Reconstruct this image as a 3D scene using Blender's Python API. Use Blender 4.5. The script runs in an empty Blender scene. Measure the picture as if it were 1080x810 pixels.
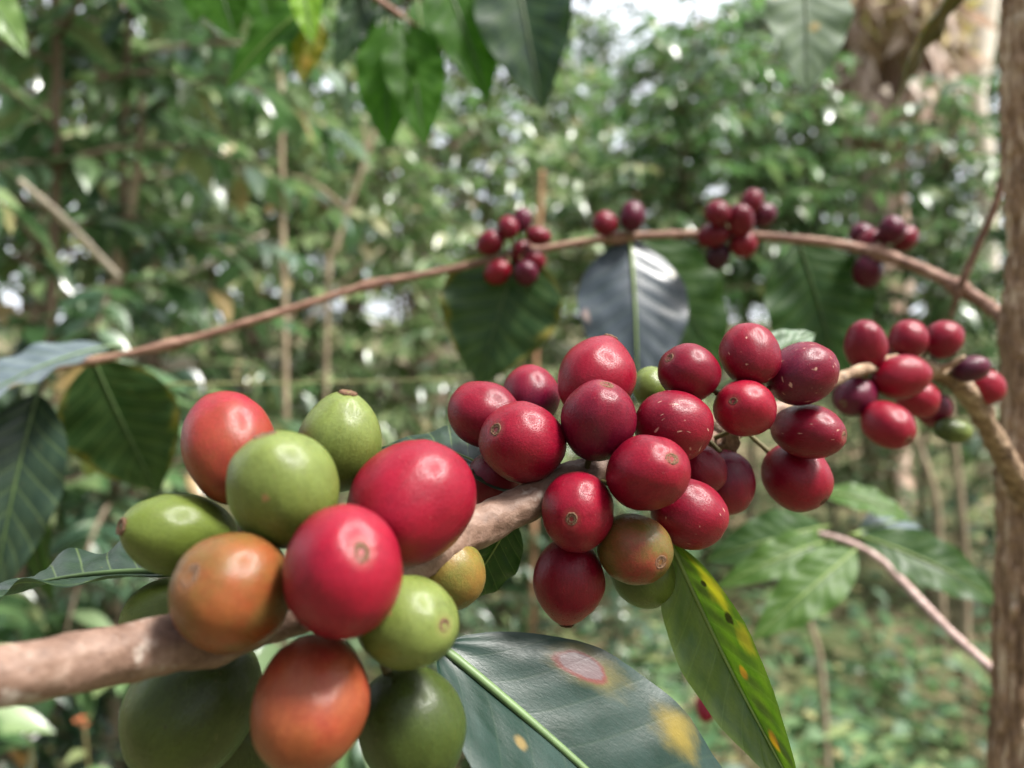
import bpy, math, random
import numpy as np
from mathutils import Vector, Matrix, noise as mnoise

random.seed(7)
S = bpy.context.scene
COL = S.collection
H = 1.10          # camera height above the path
F = 816.0         # focal length in pixels of the 1080 wide photograph

def P(px, py, d):
    return Vector(((px - 540.0) / F * d, d, H + (405.0 - py) / F * d))

# ------------------------------------------------------------------ object helpers
def tag(o, label=None, cat=None, group=None, kind=None):
    if label: o['label'] = label
    if cat: o['category'] = cat
    if group: o['group'] = group
    if kind: o['kind'] = kind
    return o

def empty(name, loc=(0, 0, 0)):
    o = bpy.data.objects.new(name, None)
    o.empty_display_size = 0.01
    o.location = loc
    COL.objects.link(o)
    return o

def mesh_obj(name, verts, faces, mat, parent=None, uvs=None, smooth=True, mats=None):
    me = bpy.data.meshes.new(name)
    me.from_pydata([tuple(v) for v in verts], [], [tuple(f) for f in faces])
    if uvs is not None:
        lay = me.uv_layers.new(name='UVMap')
        li = np.empty(len(me.loops), dtype=np.int32)
        me.loops.foreach_get('vertex_index', li)
        lay.data.foreach_set('uv', np.asarray(uvs, dtype=np.float32)[li].ravel())
    if smooth:
        me.polygons.foreach_set('use_smooth', [True] * len(me.polygons))
    me.materials.append(mat)
    me.update()
    o = bpy.data.objects.new(name, me)
    COL.objects.link(o)
    if parent is not None:
        o.parent = parent
    return o

def children(o):
    return [c for c in COL.objects if c.parent == o]

def copy_tree(o, kids):
    c = o.copy(); COL.objects.link(c)
    for k in kids:
        d = k.copy(); COL.objects.link(d); d.parent = c
    return c

class MB:
    def __init__(s): s.v = []; s.f = []; s.uv = []
    def add(s, v, f, uv=None):
        n = len(s.v); s.v += [tuple(p) for p in v]
        s.f += [tuple(i + n for i in q) for q in f]
        if uv is not None: s.uv += list(uv)
    def build(s, name, mat, parent=None, smooth=True):
        return mesh_obj(name, s.v, s.f, mat, parent, s.uv if s.uv else None, smooth)

def catmull(pts, n):
    pts = [tuple(p) for p in pts]
    a = np.array([pts[0]] + pts + [pts[-1]], dtype=float)
    a[0] = 2 * a[1] - a[2]; a[-1] = 2 * a[-2] - a[-3]
    out = []
    m = len(pts) - 1
    for i in range(m):
        p0, p1, p2, p3 = a[i], a[i + 1], a[i + 2], a[i + 3]
        for k in range(n):
            t = k / n
            out.append(0.5 * (2 * p1 + (p2 - p0) * t + (2 * p0 - 5 * p1 + 4 * p2 - p3) * t * t + (3 * p1 - p0 - 3 * p2 + p3) * t ** 3))
    out.append(a[-2])
    return np.array(out)

def tube(pts, rad, seg=14, sub=6, lump=0.0, lfreq=300.0, stretch=1.0, seed=0, smoothpath=True):
    """pts with a radius each -> verts, faces, uv; lump = relative radial noise"""
    if smoothpath:
        q = catmull([tuple(p) + (r,) for p, r in zip(pts, rad)], sub)
    else:
        q = np.array([tuple(p) + (r,) for p, r in zip(pts, rad)], dtype=float)
    c = q[:, :3]; r = np.maximum(q[:, 3], 1e-5)
    n = len(c)
    tan = np.gradient(c, axis=0)
    tan /= np.linalg.norm(tan, axis=1)[:, None] + 1e-12
    ref = Vector((0.13, -0.9, 0.4)).normalized()
    V = []; UV = []
    ln = 0
    prev = None
    for i in range(n):
        t = Vector(tan[i])
        if prev is None:
            a = ref - t * ref.dot(t)
            if a.length < 0.2:
                a = Vector((1, 0, 0)) - t * t.x
        else:
            a = prev - t * prev.dot(t)
        a.normalize(); prev = a
        b = t.cross(a)
        if i: ln += float(np.linalg.norm(c[i] - c[i - 1]))
        for k in range(seg):
            th = 2 * math.pi * k / seg
            d = a * math.cos(th) + b * math.sin(th)
            rr = r[i]
            if lump:
                s = Vector((math.cos(th) * 1.0, math.sin(th) * 1.0, 0)) * (r[i] * lfreq)
                s.z = ln * lfreq / stretch + seed * 13.7
                rr *= 1 + lump * (mnoise.noise(s) + 0.5 * mnoise.noise(s * 2.1))
            V.append(Vector(c[i]) + d * rr)
            UV.append((k / seg, ln))
    Fc = []
    for i in range(n - 1):
        for k in range(seg):
            k2 = (k + 1) % seg
            Fc.append((i * seg + k, i * seg + k2, (i + 1) * seg + k2, (i + 1) * seg + k))
    Fc.append(tuple(range(seg - 1, -1, -1)))
    Fc.append(tuple((n - 1) * seg + k for k in range(seg)))
    return V, Fc, UV

# ------------------------------------------------------------------ node helpers
class NT:
    def __init__(s, name):
        s.m = bpy.data.materials.new(name); s.m.use_nodes = True
        s.t = s.m.node_tree; s.t.nodes.clear()
        s.out = s.n('ShaderNodeOutputMaterial')
    def n(s, typ, **kw):
        x = s.t.nodes.new(typ)
        for k, v in kw.items(): setattr(x, k, v)
        return x
    def l(s, a, b): s.t.links.new(a, b)
    def setin(s, sock, v):
        if isinstance(v, bpy.types.NodeSocket): s.l(v, sock)
        else: sock.default_value = v
    def math(s, op, a, b=0.0, c=None, clamp=False):
        x = s.n('ShaderNodeMath', operation=op); x.use_clamp = clamp
        s.setin(x.inputs[0], a); s.setin(x.inputs[1], b)
        if c is not None: s.setin(x.inputs[2], c)
        return x.outputs[0]
    def vmath(s, op, a, b=(0, 0, 0)):
        x = s.n('ShaderNodeVectorMath', operation=op)
        s.setin(x.inputs[0], a); s.setin(x.inputs[1], b)
        return x.outputs['Value'] if op in ('LENGTH', 'DOT_PRODUCT') else x.outputs[0]
    def noise(s, vec, scale, detail=3, rough=0.5, dist=0.0, out='Fac'):
        x = s.n('ShaderNodeTexNoise')
        if vec is not None: s.l(vec, x.inputs['Vector'])
        x.inputs['Scale'].default_value = scale; x.inputs['Detail'].default_value = detail
        x.inputs['Roughness'].default_value = rough; x.inputs['Distortion'].default_value = dist
        return x.outputs[out]
    def rng(s, v, a, b, c=0.0, d=1.0, smooth=False):
        x = s.n('ShaderNodeMapRange')
        if smooth: x.interpolation_type = 'SMOOTHSTEP'
        s.setin(x.inputs[0], v)
        for i, q in enumerate((a, b, c, d)): s.setin(x.inputs[1 + i], q)
        return x.outputs[0]
    def mix(s, f, a, b, blend='MIX'):
        x = s.n('ShaderNodeMix', data_type='RGBA', blend_type=blend)
        s.setin(x.inputs[0], f)
        for i, q in ((6, a), (7, b)):
            if isinstance(q, (tuple, list)): q = tuple(q)[:3] + (1,)
            s.setin(x.inputs[i], q)
        return x.outputs[2]
    def ramp(s, f, stops, interp='LINEAR'):
        x = s.n('ShaderNodeValToRGB'); r = x.color_ramp; r.interpolation = interp
        while len(r.elements) < len(stops): r.elements.new(0.5)
        for e, (p, c) in zip(r.elements, stops):
            e.position = p; e.color = tuple(c)[:3] + (1,)
        s.setin(x.inputs[0], f)
        return x.outputs[0]
    def mapping(s, vec, scale=(1, 1, 1), loc=(0, 0, 0), rot=(0, 0, 0)):
        x = s.n('ShaderNodeMapping')
        s.l(vec, x.inputs[0]); x.inputs['Scale'].default_value = scale
        x.inputs['Location'].default_value = loc; x.inputs['Rotation'].default_value = rot
        return x.outputs[0]
    def bump(s, h, strength, dist, normal=None):
        x = s.n('ShaderNodeBump')
        x.inputs['Strength'].default_value = strength; x.inputs['Distance'].default_value = dist
        s.l(h, x.inputs['Height'])
        if normal is not None: s.l(normal, x.inputs['Normal'])
        return x.outputs[0]
    def principled(s, color, rough=0.5, spec=0.5, coat=0.0, coat_rough=0.2, normal=None, sss=0.0, sss_r=(1, .3, .2), sss_s=0.001):
        x = s.n('ShaderNodeBsdfPrincipled')
        if isinstance(color, (tuple, list)): color = tuple(color)[:3] + (1,)
        s.setin(x.inputs['Base Color'], color); s.setin(x.inputs['Roughness'], rough)
        s.setin(x.inputs['Specular IOR Level'], spec)
        s.setin(x.inputs['Coat Weight'], coat); s.setin(x.inputs['Coat Roughness'], coat_rough)
        if sss:
            x.inputs['Subsurface Weight'].default_value = sss
            x.inputs['Subsurface Radius'].default_value = sss_r
            x.inputs['Subsurface Scale'].default_value = sss_s
        if normal is not None: s.l(normal, x.inputs['Normal']); s.l(normal, x.inputs['Coat Normal'])
        return x.outputs[0]
    def done(s, sh):
        s.l(sh, s.out.inputs['Surface']); return s.m

# ------------------------------------------------------------------ materials
def m_cherry(base, tip, z0=-0.6, z1=0.9, blotch=0.35, flecks=0.0, seed=0.0, rough=0.30, marks=(), third=None):
    t = NT('cherry_skin')
    ob = t.n('ShaderNodeTexCoord').outputs['Object']
    v = t.vmath('ADD', ob, (seed * 3.1, seed * 1.7, seed * 5.3))
    z = t.n('ShaderNodeSeparateXYZ'); t.l(ob, z.inputs[0])
    n1 = t.noise(v, 1.3, 3, 0.55)
    g = t.math('ADD', t.rng(z.outputs[2], z0, z1), t.math('MULTIPLY', t.math('SUBTRACT', n1, 0.5), blotch * 2.6), clamp=True)
    col = t.mix(g, base, tip)
    if third:
        n7 = t.noise(t.vmath('ADD', v, (7.3, 2.2, 4.1)), 0.85, 4, 0.6)
        col = t.mix(t.rng(n7, 0.42, 0.62, 0, 0.85), col, third)
    # broad darker, duller areas of uneven ripening
    n8 = t.noise(t.vmath('ADD', v, (1.3, 9.2, 6.1)), 1.9, 5, 0.62)
    col = t.mix(t.rng(n8, 0.50, 0.70, 0, 0.45), col, tuple(c * 0.55 for c in base))
    # lengthwise streaks of darker skin
    st = t.noise(t.mapping(v, (7, 7, 1.1)), 1.6, 4, 0.6)
    col = t.mix(t.rng(st, 0.42, 0.72, 0.0, 0.30), col, tuple(c * 0.42 for c in base))
    mott = t.noise(v, 16, 4, 0.65)
    col = t.mix(t.rng(mott, 0.48, 0.72, 0.0, 0.26), col, tuple(min(1, c * 1.5 + 0.015) for c in tip))
    # pale pin dots
    vo = t.n('ShaderNodeTexVoronoi'); vo.inputs['Scale'].default_value = 7.5; t.l(v, vo.inputs['Vector'])
    dot = t.rng(vo.outputs['Distance'], 0.045, 0.085, 1.0, 0.0)
    sel = t.noise(v, 3.2, 1)
    dot = t.math('MULTIPLY', dot, t.rng(sel, 0.52, 0.60))
    col = t.mix(t.math('MULTIPLY', dot, 0.45), col, (0.45, 0.25, 0.18))
    if flecks:
        fl = t.noise(t.mapping(v, (1.5, 9.0, 2.0), rot=(0.4, 0.3, 0.8)), 1.7, 1, 0.4)
        fl = t.rng(fl, 0.760 - 0.055 * flecks, 0.80 - 0.055 * flecks)
        col = t.mix(t.math('MULTIPLY', fl, 0.6), col, (0.58, 0.38, 0.28))
    for (mx, my, mz, r, mc) in marks:
        dd = t.vmath('LENGTH', t.vmath('SUBTRACT', ob, (mx, my, mz)))
        dd = t.math('ADD', dd, t.math('MULTIPLY', t.math('SUBTRACT', t.noise(v, 7, 3), 0.5), r * 2.4))
        col = t.mix(t.rng(dd, r, r * 0.55, 0, 0.8), col, mc)
    # faded collar round the blossom end
    xy = t.vmath('LENGTH', t.vmath('MULTIPLY', ob, (1, 1, 0)))
    collar = t.math('MULTIPLY', t.rng(xy, 0.18, 0.30, 0.38, 0.0), t.math('GREATER_THAN', z.outputs[2], 0.0))
    col = t.mix(collar, col, tuple(q * .6 + w_ for q, w_ in zip(tip, (.09, .045, .025))))
    bh = t.math('ADD', t.math('MULTIPLY', mott, 0.6), t.math('MULTIPLY', t.noise(v, 46, 3), 0.4))
    nrm = t.bump(bh, 0.16, 0.012)
    rg = t.math('ADD', rough, t.math('MULTIPLY', t.math('SUBTRACT', st, 0.5), 0.22))
    return t.done(t.principled(col, rg, 0.24, 0.06, 0.22, nrm, 0.05, (1, .25, .15), 0.0012))

def m_scar(dark=(0.07, 0.035, 0.02), pale=(0.22, 0.13, 0.08)):
    t = NT('calyx_bark')
    ob = t.n('ShaderNodeTexCoord').outputs['Object']
    r = t.vmath('LENGTH', t.vmath('MULTIPLY', ob, (1, 1, 0)))
    n = t.noise(ob, 22, 4, 0.7)
    q = t.math('ADD', r, t.math('MULTIPLY', t.math('SUBTRACT', n, 0.5), 0.09))
    col = t.ramp(t.rng(q, 0.0, 0.24), [(0.0, (0.02, 0.012, 0.01)), (0.18, dark), (0.34, pale), (0.5, (0.16, 0.09, 0.05)), (0.66, pale), (0.9, (0.13, 0.07, 0.04))])
    return t.done(t.principled(col, 0.85, 0.2, normal=t.bump(n, 0.6, 0.03)))

def m_bark(name, a, b, c, sc=(1, 1, 1), scale=300, bump=0.6, bdist=0.0008, rough=0.75, spots=0.0, spec=0.25):
    """bark tones a (grooves), b (body), c (worn high spots); coordinates are object metres"""
    t = NT(name)
    ob = t.n('ShaderNodeTexCoord').outputs['Object']
    v = t.mapping(ob, sc)
    n1 = t.noise(v, scale, 5, 0.62, 0.3)
    n2 = t.noise(v, scale * 0.22, 3, 0.5)
    n3 = t.noise(ob, scale * 3.5, 3, 0.6)
    f = t.math('ADD', t.math('MULTIPLY', n1, 0.7), t.math('MULTIPLY', n2, 0.3))
    col = t.ramp(f, [(0.34, a), (0.5, b), (0.66, c)])
    col = t.mix(t.rng(n3, 0.55, 0.75, 0, 0.4), col, tuple(q * 0.5 for q in a))
    if spots:
        lich = t.noise(ob, scale * 0.35, 4, 0.7)
        col = t.mix(t.rng(lich, 0.62, 0.70, 0, spots), col, (0.50, 0.46, 0.40))
    h = t.math('ADD', f, t.math('MULTIPLY', n3, 0.25))
    return t.done(t.principled(col, rough, spec, normal=t.bump(h, bump, bdist)))

def m_leaf(name, top, alt, rough=0.36, coat=0.3, trans=0.22, spots=(), vein=(0.16, 0.22, 0.07), vein_f=0.25, veins=9.0, spec=0.5, yellow_edge=0.0, speck=0.0, mott=1.0, vbump=0.45):
    t = NT(name)
    uv = t.n('ShaderNodeUVMap').outputs[0]
    ob = t.n('ShaderNodeTexCoord').outputs['Object']
    s = t.n('ShaderNodeSeparateXYZ'); t.l(uv, s.inputs[0])
    au = t.math('ABSOLUTE', t.math('MULTIPLY_ADD', s.outputs[0], 2.0, -1.0))
    tt = t.math('SUBTRACT', t.math('MULTIPLY', s.outputs[1], veins), t.math('MULTIPLY', t.math('POWER', au, 0.85), 1.7))
    fr = t.math('ABSOLUTE', t.math('SUBTRACT', t.math('FRACT', tt), 0.5))       # 0.5 on a vein
    vn = t.rng(fr, 0.43, 0.5, smooth=True)
    n1 = t.noise(uv, 5, 4, 0.6)
    n2 = t.noise(uv, 60, 3, 0.6)
    n3 = t.noise(uv, 170, 2, 0.5)
    col = t.mix(t.rng(n1, 0.35, 0.68, 0, mott), top, alt)
    col = t.mix(t.rng(n2, 0.45, 0.72, 0, 0.28), col, tuple(q * 0.55 for q in top))
    col = t.mix(t.math('MULTIPLY', vn, vein_f), col, vein)
    if yellow_edge:
        e = t.math('ADD', au, t.math('MULTIPLY', t.math('SUBTRACT', n1, 0.5), 1.3))
        col = t.mix(t.rng(e, 0.86, 1.1, 0, yellow_edge), col, (0.36, 0.24, 0.03))
    if speck:
        sp = t.noise(uv, 24, 2, 0.5)
        col = t.mix(t.rng(sp, 0.69, 0.74, 0, speck), col, (0.30, 0.20, 0.06))
    dist = t.math('MULTIPLY', t.math('SUBTRACT', t.noise(uv, 11, 4, 0.6), 0.5), 1.0)
    gl = None
    for (cu, cv, ru, rv, c, soft, amt) in spots:
        d = t.vmath('LENGTH', t.vmath('MULTIPLY', t.vmath('SUBTRACT', uv, (cu, cv, 0)), (1 / ru, 1 / rv, 0)))
        d = t.math('ADD', d, dist)
        f = t.rng(d, 1.0, 1.0 - soft, 0, amt, smooth=True)
        col = t.mix(f, col, c)
    h = t.math('ADD', t.math('MULTIPLY', vn, -vbump), t.math('ADD', t.math('MULTIPLY', n2, 0.35), t.math('MULTIPLY', n3, 0.2)))
    nrm = t.bump(h, 0.22, 0.0005)
    rg = t.math('ADD', rough, t.math('ADD', t.math('MULTIPLY', t.math('SUBTRACT', n2, 0.5), 0.3), t.math('MULTIPLY', t.math('SUBTRACT', n1, 0.5), 0.5)))
    p = t.principled(col, rg, spec, coat, 0.26, nrm)
    p.node.inputs['Coat IOR'].default_value = 1.5 + .25 * (coat >= .9)
    tr = t.n('ShaderNodeBsdfTranslucent'); t.l(t.mix(1.0, col, (1.4, 2.0, 0.6), 'MULTIPLY'), tr.inputs[0])
    mx = t.n('ShaderNodeMixShader'); mx.inputs[0].default_value = trans
    t.l(p, mx.inputs[1]); t.l(tr.outputs[0], mx.inputs[2])
    return t.done(mx.outputs[0])

def m_foliage(name, stops, rough=0.34, trans=0.25, coat=0.25, tint=(0.14, 0.30, 0.09)):
    """crowns seen out of focus: every leaf its own tone, wax gloss on top"""
    t = NT(name)
    g = t.n('ShaderNodeNewGeometry')
    oi = t.n('ShaderNodeObjectInfo')
    r = t.math('FRACT', t.math('ADD', g.outputs['Random Per Island'], t.math('MULTIPLY', oi.outputs['Random'], 3.7)))
    col = t.ramp(r, stops)
    ob = t.n('ShaderNodeTexCoord').outputs['Object']
    n = t.noise(ob, 28, 3, 0.6)
    col = t.mix(t.rng(n, 0.4, 0.7, 0, 0.35), col, (0.03, 0.05, 0.016))
    rg = t.math('MULTIPLY_ADD', r, 0.22, rough - 0.08)
    p = t.principled(col, rg, 0.5, coat, 0.25)
    tr = t.n('ShaderNodeBsdfTranslucent'); t.l(t.mix(0.5, col, tint), tr.inputs[0])
    mx = t.n('ShaderNodeMixShader'); mx.inputs[0].default_value = trans
    t.l(p, mx.inputs[1]); t.l(tr.outputs[0], mx.inputs[2])
    return t.done(mx.outputs[0])

def m_plain(name, col, rough=0.6, spec=0.4, var=0.25, scale=60, trans=0.0):
    t = NT(name)
    ob = t.n('ShaderNodeTexCoord').outputs['Object']
    n = t.noise(ob, scale, 4, 0.6)
    c = t.mix(t.rng(n, 0.35, 0.7), tuple(q * (1 - var) for q in col), tuple(min(1, q * (1 + var)) for q in col))
    p = t.principled(c, rough, spec, normal=t.bump(n, 0.2, 0.0006))
    if trans:
        tr = t.n('ShaderNodeBsdfTranslucent'); t.l(c, tr.inputs[0])
        mx = t.n('ShaderNodeMixShader'); mx.inputs[0].default_value = trans
        t.l(p, mx.inputs[1]); t.l(tr.outputs[0], mx.inputs[2]); p = mx.outputs[0]
    return t.done(p)

SCAR = m_scar()
SCARD = m_scar((0.02, 0.012, 0.008), (0.10, 0.06, 0.035))
STALK = m_plain('stalk_green', (0.10, 0.085, 0.03), 0.6, 0.3, 0.3, 200)
BARK_SMOOTH = m_bark('young_bark', (0.085, 0.046, 0.030), (0.175, 0.108, 0.078), (0.29, 0.205, 0.16), (0.6, 1, 1), 300, 0.7, 0.0008, 0.6, 0.45, 0.3)
BARK_CORK = m_bark('corky_bark', (0.075, 0.045, 0.028), (0.24, 0.16, 0.10), (0.46, 0.36, 0.25), (0.35, 1, 1), 420, 0.8, 0.0011, 0.8, 0.35)
BARK_UPPER = m_bark('upper_bark', (0.09, 0.045, 0.033), (0.21, 0.115, 0.082), (0.36, 0.235, 0.17), (0.3, 1, 1), 420, 0.6, 0.0008, 0.65, 0.2)
BARK_TRUNK = m_bark('trunk_bark', (0.055, 0.03, 0.017), (0.29, 0.185, 0.115), (0.66, 0.53, 0.39), (1, 1, 0.14), 300, 1.0, 0.0025, 0.85, 0.3)
BARK_TWIG = m_bark('twig_bark', (0.20, 0.13, 0.11), (0.38, 0.27, 0.24), (0.52, 0.41, 0.37), (1, 1, 1), 260, 0.4, 0.0006, 0.6)
BARK_FAR = m_bark('sapling_bark', (0.12, 0.09, 0.06), (0.27, 0.21, 0.14), (0.42, 0.34, 0.24), (1, 1, 0.3), 40, 0.6, 0.004, 0.85)
BARK_DARK = m_bark('tree_bark', (0.045, 0.033, 0.022), (0.13, 0.095, 0.065), (0.24, 0.19, 0.14), (1, 1, 0.25), 22, 0.8, 0.012, 0.9)

# ------------------------------------------------------------------ coffee cherries
SEG, RNG = 44, 30
def cherry_mesh(elong, point, seed, ky=0.95):
    V = []; Fc = []
    rs = random.Random(seed)
    off = Vector((rs.uniform(-9, 9), rs.uniform(-9, 9), rs.uniform(-9, 9)))
    for i in range(RNG + 1):
        a = -math.pi / 2 + math.pi * i / RNG
        ca, sa = math.cos(a), math.sin(a)
        r = abs(ca) ** 0.94
        z = math.copysign(abs(sa) ** 1.0, sa) * elong
        if sa > 0:
            z += point * 0.34 * sa ** 7
            r *= 1 - point * 0.30 * sa ** 2
        if sa > 0.975 and not point: z -= (sa - 0.975) * 1.4
        for k in range(SEG):
            th = 2 * math.pi * k / SEG
            d = Vector((r * math.cos(th), r * math.sin(th) * ky, z))
            w = 1 + 0.050 * mnoise.noise(d * 1.0 + off) + 0.016 * mnoise.noise(d * 2.6 + off) + 0.004 * mnoise.noise(d * 7 + off)
            # the faint seam between the two beans
            w -= 0.016 * math.exp(-((math.cos(th)) / 0.14) ** 2) * max(0, ca)
            V.append(d * w)
    for i in range(RNG):
        for k in range(SEG):
            k2 = (k + 1) % SEG
            Fc.append((i * SEG + k, i * SEG + k2, (i + 1) * SEG + k2, (i + 1) * SEG + k))
    top = sum((v for v in V[-SEG:]), Vector()) / SEG
    return V, Fc, top.z

def scar_mesh(rs, R=0.19):
    dp = rs.uniform(-.11, -.04)
    prof = [(0.0, dp), (0.16, dp), (0.26, -0.012), (0.42, 0.016), (0.55, 0.008), (0.68, 0.006), (0.82, 0.026), (0.95, 0.012), (1.06, -0.03)]
    n = 22; V = []; Fc = []
    for (r, z) in prof:
        for k in range(n):
            th = 2 * math.pi * k / n
            j = 1 + 0.13 * mnoise.noise(Vector((2 * math.cos(th), 2 * math.sin(th), R * 300))) + 0.05 * rs.uniform(-1, 1)
            V.append((r * R * j * math.cos(th), r * R * j * math.sin(th), z + 0.010 * rs.uniform(-1, 1)))
    for i in range(len(prof) - 1):
        for k in range(n):
            k2 = (k + 1) % n
            Fc.append((i * n + k, i * n + k2, (i + 1) * n + k2, (i + 1) * n + k))
    return V, Fc

RED = (0.180, 0.003, 0.014); BRIGHT = (0.215, 0.004, 0.017); CRIM = (0.135, 0.002, 0.0125)
PURP = (0.080, 0.003, 0.018); DPURP = (0.040, 0.004, 0.016)
ORANGE = (0.22, 0.042, 0.015); ORED = (0.22, 0.024, 0.015); AMBER = (0.19, 0.11, 0.026)
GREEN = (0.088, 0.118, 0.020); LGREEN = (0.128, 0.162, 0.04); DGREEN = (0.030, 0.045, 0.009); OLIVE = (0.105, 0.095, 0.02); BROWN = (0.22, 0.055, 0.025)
TAN = (0.26, 0.13, 0.06)

FG = 'ripening cherries of the blurred front cluster'
MG = 'ripe cherries of the sharp middle cluster'
RG = 'cherries of the small cluster by the trunk'
UG = 'small cherries along the arching branch'
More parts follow.
